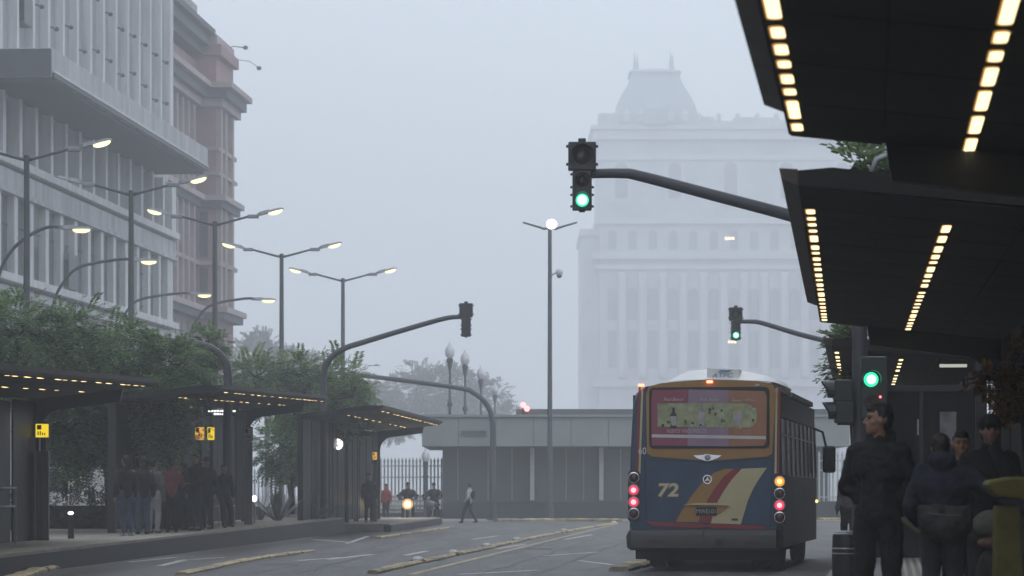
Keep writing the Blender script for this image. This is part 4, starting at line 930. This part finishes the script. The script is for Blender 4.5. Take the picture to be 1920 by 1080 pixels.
# --- middle distance
def m_(px, py, label, rz, z=0, **kw): return person(label, at_ground(px, py, z), rz, vox=.03, **kw)
m_(880, 981, 'pedestrian in white shirt with backpack walking left across the road', R(60), top=C_white, legs=C_djean, pose=dict(lk=(-.10,.22,.5), la=(-.10,.30,.085), rk=(.10,-.02,.5), ra=(.10,-.30,.11), le=(-.27,-.12,1.14), lw=(-.3,.05,.94), re=(.27,.14,1.15), rw=(.32,.38,1.02)), bag=(C_black,(0,-.19,.04),(.14,.09,.2)), bulk=.02)
m_(692, 980, 'person with white strap standing at the end of the far platform', R(190), z=.28, top=C_dgrey, legs=C_black, h=1.7)
m_(724, 977, 'person in bright red top behind the striped barrier', R(150), top=C_redt, legs=C_black, h=1.72)
m_(626, 974, 'person in dull teal coat standing under the far shelter', R(180), z=.3, top=cloth('teal_grey', (.06,.09,.10)), legs=C_black, h=1.75)
# ================================================================== MOTORCYCLES
def motorbike(label, plabel, px, py, lit, rz=math.pi, seat_col=(.03,.03,.03)):
    p = G(px, py); t = thing('motorcycle', label, 'motorcycle', (p.x,p.y,0), rz)
    for y in (.68,-.62):
        w_ = MB(); pts = []
        wl = MB().lathe([(.2,-.05),(.28,-.05),(.31,-.02),(.31,.02),(.28,.05),(.2,.05)], n=20, axis='x').build('wheel', M_rub, t, smooth=2, loc=(0,y,.31))
        MB().lathe([(.03,-.06),(.19,-.02),(.19,.02),(.03,.06)], n=14, axis='x').build('rim', M_gal, wl)
    bm_ = MB(); bm_.tube([(0,.5,.85),(0,.2,.55),(0,-.2,.5),(0,-.45,.65)], .05, 8); bm_.box(-.14,.14,-.2,.25,.3,.6); bm_.build('frame', M_dark, t)
    MB().ball((0,.22,.82), (.15,.26,.13)).build('fuel_tank', cloth('bike_paint', (.06,.02,.02), .4), t, smooth=True)
    MB().ball((0,-.3,.80), (.14,.36,.07)).build('seat', M_rub, t, smooth=True)
    for s in (-1,1): MB().tube([(s*.1,.45,.95),(s*.1,.68,.31)], .025, 6).build('fork', M_gal, t)
    MB().tube([(-.36,.3,1.05),(-.15,.42,1.02),(.15,.42,1.02),(.36,.3,1.05)], .018, 6).build('handlebar', M_black, t)
    for s in (-1,1): MB().ball((s*.4,.36,1.2), (.06,.02,.045)).build('mirror', M_black, t, smooth=True)
    h = MB().lathe([(.05,.42),(.12,.5),(.12,.6)], (0,0,.84), 14, 'y').build('headlamp', M_black, t)
    MB().ball((0,.6,.84), (.145,.05,.145)).build('headlamp_lens', glow('yellow_headlight', (1,.74,.34), 3.2) if lit else M_gal, h, smooth=True)
    if lit: MB().ball((0,.58,.84), (.23,.03,.23)).build('headlamp_halo', glow('amber_headlight_halo', (1,.55,.2), 1.0), h, smooth=True)  # glowing disc added to stand in for the halo round the headlight
    MB().box(-.06,.06,.55,.85,.6,.63).build('mudguard', M_dark, t)
    if lit:
        l_ = bpy.data.lights.new('headlight', 'SPOT'); l_.energy = 110; l_.color = (1,.72,.35); l_.spot_size = R(70); l_.spot_blend = .6; l_.shadow_soft_size = .1
        lo_ = bpy.data.objects.new('headlight', l_); COL.objects.link(lo_); lo_.parent = t; lo_.location = (0,.72,.84); lo_.rotation_euler = (R(86),0,0)
    person(plabel, (p.x, p.y + (.28 if abs(rz) > 2 else -.28), 0), rz, 1.76, dict(pel=(0,0,.90), wai=(0,.04,1.05), che=(0,.09,1.24), nec=(0,.11,1.41), hed=(0,.15,1.60), ls=(-.19,.09,1.36), rs=(.19,.09,1.36), lh=(-.1,0,.9), rh=(.1,0,.9), lk=(-.2,.34,.68), rk=(.2,.34,.68), la=(-.22,.2,.3) if lit else (-.3,.1,.085), ra=(.22,.2,.3), le=(-.34,.22,1.16), re=(.34,.22,1.16), lw=(-.34,.52,1.06), rw=(.34,.52,1.06)), C_dgrey, C_black, C_shoe, None, .03, hat=C_black, bulk=.06)
motorbike('motorcycle with its yellow headlight on, coming towards the camera', 'rider in dark jacket and helmet on the motorcycle with lit headlight', 765, 984, True)
motorbike('unlit motorcycle standing to the right of the lit one', 'rider in dark clothes on the unlit motorcycle', 815, 982, False, R(165))

# striped barriers behind the motorcycles
for j, (x0, x1, py, lab) in enumerate(((706,760,972,'striped white and dark plank barrier left of the motorcycle'),(752,808,971,'striped white and dark plank barrier between the two motorcycles'))):
    a, b = G(x0, py), G(x1, py); t = thing('barrier', lab, 'barrier', (a.x,a.y,0), group='striped plank barriers'); L_ = b.x-a.x
    for x in (.05, L_-.05): bx('post', M_dark, t, x-.04, x+.04, -.04, .04, 0, 1.15)
    for z in (.28, .55, .82, 1.04): bx('plank', mat('white_plank_paint', (.5,.48,.46), .6, var=.2), t, 0, L_, -.07, -.045, z, z+.12)

# ================================================================== TOTEMS, SIGNS AND FURNITURE
M_ysign = glow('yellow_lit_sign', (1,.72,.02), 1.0); M_osign = glow('orange_lit_sign', (1,.52,.08), .85); M_gsign = mat('grey_sign_face', (.3,.28,.26), .5, var=.3, scale=6)
M_tot = mat('brushed_totem_panel', (.12,.125,.13), .4, metal=.4, var=.4, scale=3, stretch=(6,6,.3))
def totem(label, px, D, w_px, ytop, ybot, ys0, ys1, msign, floor):
    X0 = XD(px, D); t = thing('sign_totem', label, 'sign', (X0, D, floor)); s = D/F; hw = w_px/2*s
    z = lambda y: ZD(y, D) - floor
    if ybot: bx('panel', M_tot, t, -hw, hw, -.06, .06, 0, z(ytop), bevel=.015)
    if ybot: bx('edge', M_chrome, t, -hw-.015, -hw-.001, -.065, .065, 0, z(ytop))
    bx('post', M_frame, t, -.05, .05, .065, .16, 0, z(ys0)+.05)
    q = bx('sign_box', M_black, t, -hw-.01, hw+.01, -.07, .05, z(ys1)-.02, z(ys0)+.02, bevel=.01)
    bx('sign_face', msign, q, -hw, hw, -.085, -.072, z(ys1), z(ys0))
    bx('pictogram', M_black, q, -hw*.78, -hw*.1, -.09, -.086, z(ys0)-.42*(z(ys0)-z(ys1)), z(ys0)-.08*(z(ys0)-z(ys1)))
    for k in range(4): bx('pictogram', M_black, q, -hw*.7+k*hw*.34, -hw*.7+k*hw*.34+hw*.18, -.09, -.086, z(ys1)+.16*(z(ys0)-z(ys1)), z(ys1)+random.uniform(.3,.48)*(z(ys0)-z(ys1)))
    return t
totem('tall totem with bright yellow square sign at far left', 80, 64, 24, 845, 980, 795, 820, M_ysign, .38)
totem('left of two small orange lit signs under the middle shelter', 375, 80, 17, 0, None, 801, 825, M_osign, .42)
totem('right of two small orange lit signs under the middle shelter', 396, 80, 13, 0, None, 801, 825, M_ysign, .42)
totem('slim grey totem with a half lit sign beside the spiky plants', 466, 88, 15, 827, 965, 802, 825, M_gsign, .44)
totem('narrow yellow lit sign at the far platform end', 599, 103, 11, 855, 940, 829, 848, M_ysign, .45)
totem('small orange lit sign on the far shelter post', 703, 113, 8, 870, 900, 848, 862, M_osign, .29)
totem('plain grey sign box left of the narrow yellow sign', 573, 104, 10, 0, None, 828, 848, M_gsign, .45)
# floodlight on a post
fp = P(634,833,108); t = thing('floodlight', 'glaring round white floodlight on a post under the far shelter', 'floodlight', (fp.x+.3,108,.3))
MB().lathe([(.07,0),(.05,fp.z-.3)], n=8).build('post', M_frame, t); MB().box(-.75,.9,-.05,.15,fp.z-.02,fp.z+.14).build('bracket', M_dark, t)
MB().lathe([(.12,-.02),(.2,-.12),(.2,-.16)], (-.3,0,fp.z-.3), 16, 'y').build('housing', M_dark, t)
MB().ball((-.3,-.17,fp.z-.3), (.17,.06,.18)).build('lens', glow('white_floodlight', (1,1,.97), 4), t, smooth=True)
MB().ball((-.62,-.12,fp.z-.12), .035).build('indicator', MATS['red_indicator'], t)
# railings / leaning rails on the left platform
def rail(label, pts, r=.025, posts=True, zf=.4, m=M_gal):
    c = Vector(pts[0]); c.z = zf; t = thing('leaning_rail', label, 'rail', c)
    MB().tube([Vector(p)-c for p in pts], r, 8).build('rail', m, t, smooth=True)
    for p in (pts[0], pts[-1]):
        q = Vector(p)-c; MB().tube([(q.x,q.y,0),(q.x,q.y,q.z)], r*.8, 8).build('post', m, t)
rail('grey leaning rail at the end of the queue', [P(398,948,85), P(420,950,86.5), P(440,948,88)])
rail('upper grey rail at the left edge behind the totem', [P(-10,915,60), P(12,915,61), P(30,915,62)], .02)
rail('lower grey rail at the left edge behind the totem', [P(-10,950,58), P(12,950,59), P(28,949,60)], .02, zf=.35)
t = thing('bollard_light', 'small low bollard with a white light on the left platform', 'lamp', (XD(133,66),66,.38)); MB().lathe([(.07,0),(.06,.18),(.045,.5)], n=10).build('post', M_dark, t); MB().ball((0,-.03,.53), (.06,.05,.035)).build('lens', glow('white_bollard_light', (1,.98,.9), 4), t)
t = thing('bollard_light', 'small red and white light on a post right of the grey totem', 'lamp', (XD(477,90),90,.45)); zl = ZD(935,90)-.45; MB().lathe([(.03,0),(.03,zl-.05)], n=8).build('post', M_gal, t); MB().ball((0,-.03,zl), (.07,.06,.09)).build('lens', glow('pinkish_light', (1,.75,.7), 6), t)
for px, D, h, lab in ((642,112,1.0,'dark square bollard at the end of the left platform'), (700,118,.85,'thin dark bollard left of the striped barrier')):
    t = thing('bollard', lab, 'bollard', (XD(px,D),D,0)); MB().lathe([(.13,0),(.13,h-.1),(.17,h-.1),(.17,h)], n=4).build('post', M_dark, t); bx('cap', M_gal, t, -.14,.14,-.14,.14,h+.001,h+.04)
# low wall end of the left platform
eb = thing('end_block', 'sloping concrete end block of the left platform', 'block', (XL(106.2)-.9,106.1,0)); q = MB(); q.prism([(-.9,0,0),(.95,0,0),(.55,0,.56),(-.9,0,.6)], (0,.35,0)); q.build('block', M_conc, eb, bevel=.03)
# glass panels of the middle shelter
for k, px in enumerate((410,426,443)):
    o = bx('glass_post', M_gal, sh5, -2.2+k*.28, -2.17+k*.28, 7.5+k*2.2, 7.53+k*2.2, .45, 2.6)
# dark hedge planter and van behind the left platform
M_hedge = mat('dark_hedge_leaf', (.020,.028,.020), .8, var=.5, scale=6, island=True)
M_leafd = mat('dusky_green_leaf', (.16,.25,.11), .6, var=.35, scale=2, island=True); M_leafl = mat('light_green_leaf', (.19,.27,.12), .6, var=.35, scale=2, island=True)
M_leaff = mat('far_tree_leaf', (.14,.16,.14), .8, var=.3, scale=2, island=True); M_leafo = mat('autumn_orange_leaf', (.24,.12,.02), .6, var=.5, scale=5, island=True)
for m_l in (M_leafd, M_leafl, M_leafo):
    n_ = m_l.node_tree; b_ = n_.nodes['Principled BSDF']; o_ = n_.nodes['Material Output']; tr = n_.nodes.new('ShaderNodeBsdfTranslucent'); mxs = n_.nodes.new('ShaderNodeMixShader'); mxs.inputs['Fac'].default_value = .45
    n_.links.new(b_.inputs['Base Color'].links[0].from_socket, tr.inputs['Color']); n_.links.new(b_.outputs['BSDF'], mxs.inputs[1]); n_.links.new(tr.outputs['BSDF'], mxs.inputs[2]); n_.links.new(mxs.outputs['Shader'], o_.inputs['Surface'])
M_bark = mat('bark', (.035,.03,.026), .9, var=.3, scale=5, bump=.6, bscale=12)
def leafmesh(blobs, n, ll, rng, droop=.25, pairs=6, narrow=.28, shell=.55, lf=.42):
    mb = MB(); vs, fs = [], []; vol = [r[0]*r[1]*r[2] for c, r in blobs]; tot = sum(vol)
    for (c, r), v_ in zip(blobs, vol):
        for _ in range(int(n*v_/tot)):
            while True:
                d = Vector((rng.gauss(0,1), rng.gauss(0,1), rng.gauss(0,1)))
                if d.length > .01: break
            d.normalize(); rad = shell + (1-shell)*rng.random()**.7 if rng.random() < .75 else rng.random()**.5
            rad *= rng.uniform(.82,1.14)
            p = Vector(c) + Vector((d.x*r[0], d.y*r[1], d.z*r[2]))*rad
            ax = (d + Vector((rng.gauss(0,.6), rng.gauss(0,.6), rng.gauss(0,.35) - droop))).normalized(); sd = ax.cross(Vector((0,0,1)))
            if sd.length < .1: sd = Vector((1,0,0))
            sd.normalize(); up = sd.cross(ax); L_ = ll*rng.uniform(.7,1.3)
            for i in range(pairs):
                q = p + ax*L_*(i+.5)/pairs - Vector((0,0,1))*droop*L_*.35*((i+.5)/pairs)**2
                for s in (-1,1):
                    lv = (sd*s + ax*.5 + up*rng.uniform(-.4,.3)).normalized(); l2 = L_*lf*(1-.5*abs(i/pairs-.4)); wv = ax*l2*narrow
                    o = len(vs); m_ = q + lv*l2*.5; vs += [q, m_ + wv, q + lv*l2, m_ - wv]; fs.append((o,o+1,o+2,o+3))
    mb.add(vs, fs); return mb
def tree(name, label, base, blobs, n, ll, lm, seed, trunk_r=.14, group=None, droop=.25, pairs=6, twigs=26, narrow=.28, shell=.55, cat='tree', lf=.42, spray=False):
    rng = random.Random(seed); t = thing(name, label, cat, base, group=group); b = Vector(base)
    lb_ = [(Vector(c)-b, r) for c, r in blobs]
    zc = sum(c.z for c, r in lb_)/len(lb_); zf = max(.3, min(c.z - r[2] for c, r in lb_))
    MB().tube(crom([(0,0,0),(.05,0,zf*.5),(-.03,.04,zf),(.0,0,zc)], 4), [trunk_r*(1.2-.055*i) for i in range(13)], 9).build('trunk', M_bark, t, smooth=True)
    br_ = MB()
    for c, r in lb_:
        br_.tube(crom([(0,0,zf*.9), Vector((0,0,zf)).lerp(c,.45) + V(rng.uniform(-.2,.2),0,.25), c], 4), [trunk_r*.55*(1-.07*i) for i in range(9)], 6)
        for _ in range(max(3, twigs//len(lb_))):
            d = Vector((rng.gauss(0,1), rng.gauss(0,1), rng.gauss(.2,.7))).normalized(); e = c + V(d.x*r[0], d.y*r[1], d.z*r[2])*.92
            br_.tube([c + V(rng.uniform(-.1,.1),rng.uniform(-.1,.1),0), c.lerp(e,.5) + V(0,0,.1), e], [.035,.022,.008], 4)
    bo = br_.build('branches', M_bark, t, smooth=True); bo['kind'] = 'stuff'
    cr_ = leafmesh(lb_, n, ll, rng, droop, pairs, narrow, shell, lf)
    if spray: sp_ = leafmesh(lb_, n//6, ll*1.45, rng, .75, pairs+5, narrow, .9, lf*.75); cr_.add(sp_.v, sp_.f)
    cr_ = cr_.build('crown', lm, t); cr_['kind'] = 'stuff'
    return t
def blob(px, py, D, rx, rz_, ry=None): return (P(px,py,D), (rx*D/F, (ry or rx)*D/F, rz_*D/F))
def tb_(px, D): return (XD(px,D), D, 0)
GT = 'leafy trees along the left platform'
tree('tree', 'large feathery green tree at the left edge, above the nearest left shelter', tb_(60,74), [blob(30,632,73,70,68), blob(110,650,74,75,60), blob(-60,630,74,80,75), blob(165,625,74,55,42), blob(60,690,75,110,45)], 1500, .6, M_leafd, 1, .17, GT, .45, 10, narrow=.2, lf=.25, spray=True)
tree('tree', 'feathery green tree drooping between the first and second left shelters', tb_(205,80), [blob(230,670,77,70,55), blob(300,700,77,65,55), blob(285,770,76,60,62), blob(330,690,77,50,35), blob(240,795,77,70,50), blob(170,785,77,70,70), blob(325,800,76,34,36), blob(125,805,76,50,50)], 2100, .6, M_leafd, 2, .16, GT, .55, 10, narrow=.2, lf=.25, spray=True)
tree('tree', 'bare branched small tree beside the bent mast arm', tb_(385,92), [blob(385,650,92,38,35), blob(400,690,92,30,22)], 260, .34, M_leafd, 3, .09, GT, twigs=46)
tree('tree', 'pale green tree behind the middle left shelter', tb_(570,108), [blob(480,705,108,55,28), blob(560,705,109,55,30), blob(635,715,108,52,34), blob(660,745,107,36,28), blob(600,760,109,80,25)], 1300, .7, M_leafl, 4, .14, GT, .5, 9, narrow=.22, lf=.26, spray=True)
tree('tree', 'dark leafed tree standing behind the spiky plants and totems', tb_(545,118), [blob(530,840,118,55,50), blob(590,830,118,50,45), blob(560,870,119,40,30)], 900, .45, M_leafd, 5, .13, GT)
GF = 'grey trees fading in the fog'
tree('tree', 'broad foggy tree mass behind the globe lamps', tb_(840,420), [blob(780,745,420,62,58), blob(840,735,422,66,52), blob(905,760,420,56,50), blob(950,795,420,40,36), blob(740,785,420,40,40)], 3200, 1.0, M_leaff, 6, .3, GF, pairs=4, narrow=.5)
tree('tree', 'dim foggy tree to the right of the brick building', tb_(500,400), [blob(480,685,400,46,60), blob(530,695,402,48,42), blob(580,705,400,40,36)], 2200, .95, M_leaff, 7, .3, GF, pairs=4, narrow=.5)
tree('tree', 'low foggy tree behind the far double lamp', tb_(660,410), [blob(650,745,410,45,40), blob(700,750,410,40,32)], 1500, .95, M_leaff, 8, .3, GF, pairs=4, narrow=.5)
tree('tree', 'leafy twigs showing between the two near right shelters', (8.3,36,0), [blob(1850,345,34,120,40), blob(1700,330,35,60,32), blob(1610,322,35,42,45), blob(1780,300,36,110,50)], 800, .36, M_leafl, 9, .13, 'trees beside the right platform')
tree('tree', 'small tree whose leaves stick out left of the third right shelter', (XD(1600,62),62,0), [blob(1590,640,62,28,26), blob(1572,690,62,16,35)], 260, .32, M_leafl, 10, .09, 'trees beside the right platform')
tree('tree', 'small orange leafed autumn tree at the right edge', (XD(1925,33),33,0), [blob(1915,680,33,30,42), blob(1898,735,33,42,36), blob(1860,712,33,36,10)], 260, .15, M_leafo, 11, .05, 'trees beside the right platform', narrow=.4)
# hedge
hg = thing('hedge', 'dark clipped hedge behind the totem on the left platform', 'hedge', (XD(150,80),80,0)); rng = random.Random(12)
bx('stems', M_bark, hg, -2.2, 2.8, .2, .9, 0, 1.0)
hb_ = leafmesh([(V(-1.6,.3,.85),(1.0,.7,.65)),(V(-.4,.3,.9),(1.0,.7,.65)),(V(.9,.3,.85),(1.1,.7,.62)),(V(2.0,.3,.85),(1.0,.7,.6))], 1100, .22, rng, .1, 4, .4); o = hb_.build('foliage', M_hedge, hg); o['kind'] = 'stuff'
# spiky agave plants
def agave(label, px, D, n, L_, seed):
    rng = random.Random(seed); t = thing('agave_plant', label, 'plant', (XD(px,D),D,.4), group='spiky agave plants')
    m = mat('grey_green_agave', (.20,.22,.20), .6, var=.3, scale=4)
    for k in range(n):
        a = 2*math.pi*k/n + rng.uniform(-.2,.2); el = R(rng.uniform(35,80)); l = L_*rng.uniform(.75,1.15); u = V(math.cos(a)*math.cos(el), math.sin(a)*math.cos(el), math.sin(el)); s = u.cross(V(0,0,1)).normalized()
        r0, r1, r2 = V(0,0,.02), u*l*.5, u*l - V(0,0,.06*l)
        w_ = .07*l; nn = s.cross(u)*.02
        MB().rings([[r0 - s*w_*.6, r0 - nn, r0 + s*w_*.6, r0 + nn], [r1 - s*w_, r1 - nn, r1 + s*w_, r1 + nn], [r2 - s*.008, r2 - nn*.3, r2 + s*.008, r2 + nn*.3]]).build('leaf', m, t)
agave('wide spiky agave right of the grey totem', 520, 97, 20, 1.15, 21); agave('smaller spiky agave left of the narrow yellow sign', 592, 101, 14, 1.0, 22); agave('spiky agave half behind the leafy tree', 488, 99, 12, .9, 23)
# white van glimpsed through the leaves
vn = thing('van', 'white van glimpsed through the leaves behind the left platform', 'van', (XD(150,98),98,0), R(88))
q = MB(); q.prism([(-.95,-2.4,.35),(-.95,2.3,.35),(-.95,2.4,1.1),(-.95,1.7,1.25),(-.95,1.2,2.1),(-.95,-2.4,2.15)], (1.9,0,0)); q.build('body', M_bwht, vn, bevel=.06)
for s in (-1,1):
    bx('side_window', M_glass, vn, s*.952, s*.96, .2, 1.0, 1.35, 1.95)
    for y in (-1.6,1.5): MB().lathe([(.05,-.1),(.33,-.1),(.33,.1),(.05,.1)], n=16, axis='x').build('wheel', M_rub, vn, loc=(s*.86,y,.33))
# --- right platform furniture
yb = XD(1890,22.6); t = thing('yellow_stand', 'olive yellow metal post with a wide yellow top and chrome foot at lower right', 'stand', (yb,22.6,.25))
M_yp = mat('olive_yellow_paint', (.10,.085,.012), .55, var=.45, scale=5)
q = MB(); q.rings([[(-.11,-.06,.30),(.10,-.06,.30),(.10,.06,.30),(-.11,.06,.30)],[(-.10,-.06,1.0),(.08,-.06,1.0),(.08,.06,1.0),(-.10,.06,1.0)]]); q.build('post', M_yp, t, bevel=.015)
q = MB(); q.prism([(-.17,-.14,1.15),(-.10,-.14,1.07),(.10,-.14,1.04),(.34,-.14,1.04),(.36,-.14,1.20),(.0,-.14,1.205),(-.14,-.14,1.18)], (0,.3,0)); q.build('top_tray', M_yp, t, bevel=.02)
MB().lathe([(.22,0),(.22,.16),(.19,.2),(.12,.24)], n=20).build('foot', M_black, t, smooth=2); 
MB().lathe([(.225,.165),(.235,.18),(.2,.215)], n=20).build('foot_ring', M_chrome, t, smooth=True); MB().lathe([(.16,.24),(.165,.27),(.13,.29)], n=20).build('foot_ring', M_chrome, t, smooth=True)
bd = thing('luggage_bag', 'pale and pink bundled bags hanging behind the waist bag wearer', 'bag', (XD(1858,25),25,.25))
q = MB(); q.ball((0,0,.86), (.14,.1,.10)); q.ball((-.04,-.02,.84), (.12,.09,.1)); remesh(q.build('pale_bundle', cloth('pale_green_cloth', (.13,.14,.11)), bd), .013)
q = MB(); q.ball((.01,-.02,.70), (.13,.1,.05)); remesh(q.build('pink_bundle', cloth('dusty_pink_cloth', (.20,.125,.10)), bd), .013)
q = MB(); q.ball((.0,0,.42), (.13,.11,.24)); remesh(q.build('brown_bundle', cloth('dim_brown_cloth', (.05,.045,.04)), bd), .015)
MB().cap((0,0,0), (0,0,.3), .09, .09).build('base', C_dgrey, bd, smooth=True)
lb2 = XD(1586,33); t = thing('bollard', 'black drum shaped bollard with pale bands beside the signal pole', 'bollard', (XD(1590,41),41,.25))
MB().lathe([(.2,0),(.21,.1),(.2,.52),(.18,.58)], n=18).build('drum', M_black, t, smooth=2); MB().lathe([(.205,.36),(.212,.37),(.205,.385)], n=18).build('band', M_gal, t); MB().lathe([(.19,.54),(.2,.56),(.15,.6)], n=18).build('band', M_gal, t); MB().lathe([(.204,.30),(.211,.31),(.204,.32)], n=18).build('band', M_gal, t)

# ================================================================== HAZE
hz = MB().box(-580,580,-80,1120,-1,112)
hm = bpy.data.materials.new('haze'); hm.use_nodes = True; n = hm.node_tree; n.nodes.clear()
ho = n.nodes.new('ShaderNodeOutputMaterial'); pv = n.nodes.new('ShaderNodeVolumePrincipled')
pv.inputs['Color'].default_value = (.955,.975,1,1); pv.inputs['Density'].default_value = .0020; pv.inputs['Anisotropy'].default_value = .25
n.links.new(pv.outputs['Volume'], ho.inputs['Volume'])
tag(hz.build('haze', hm), kind='stuff')
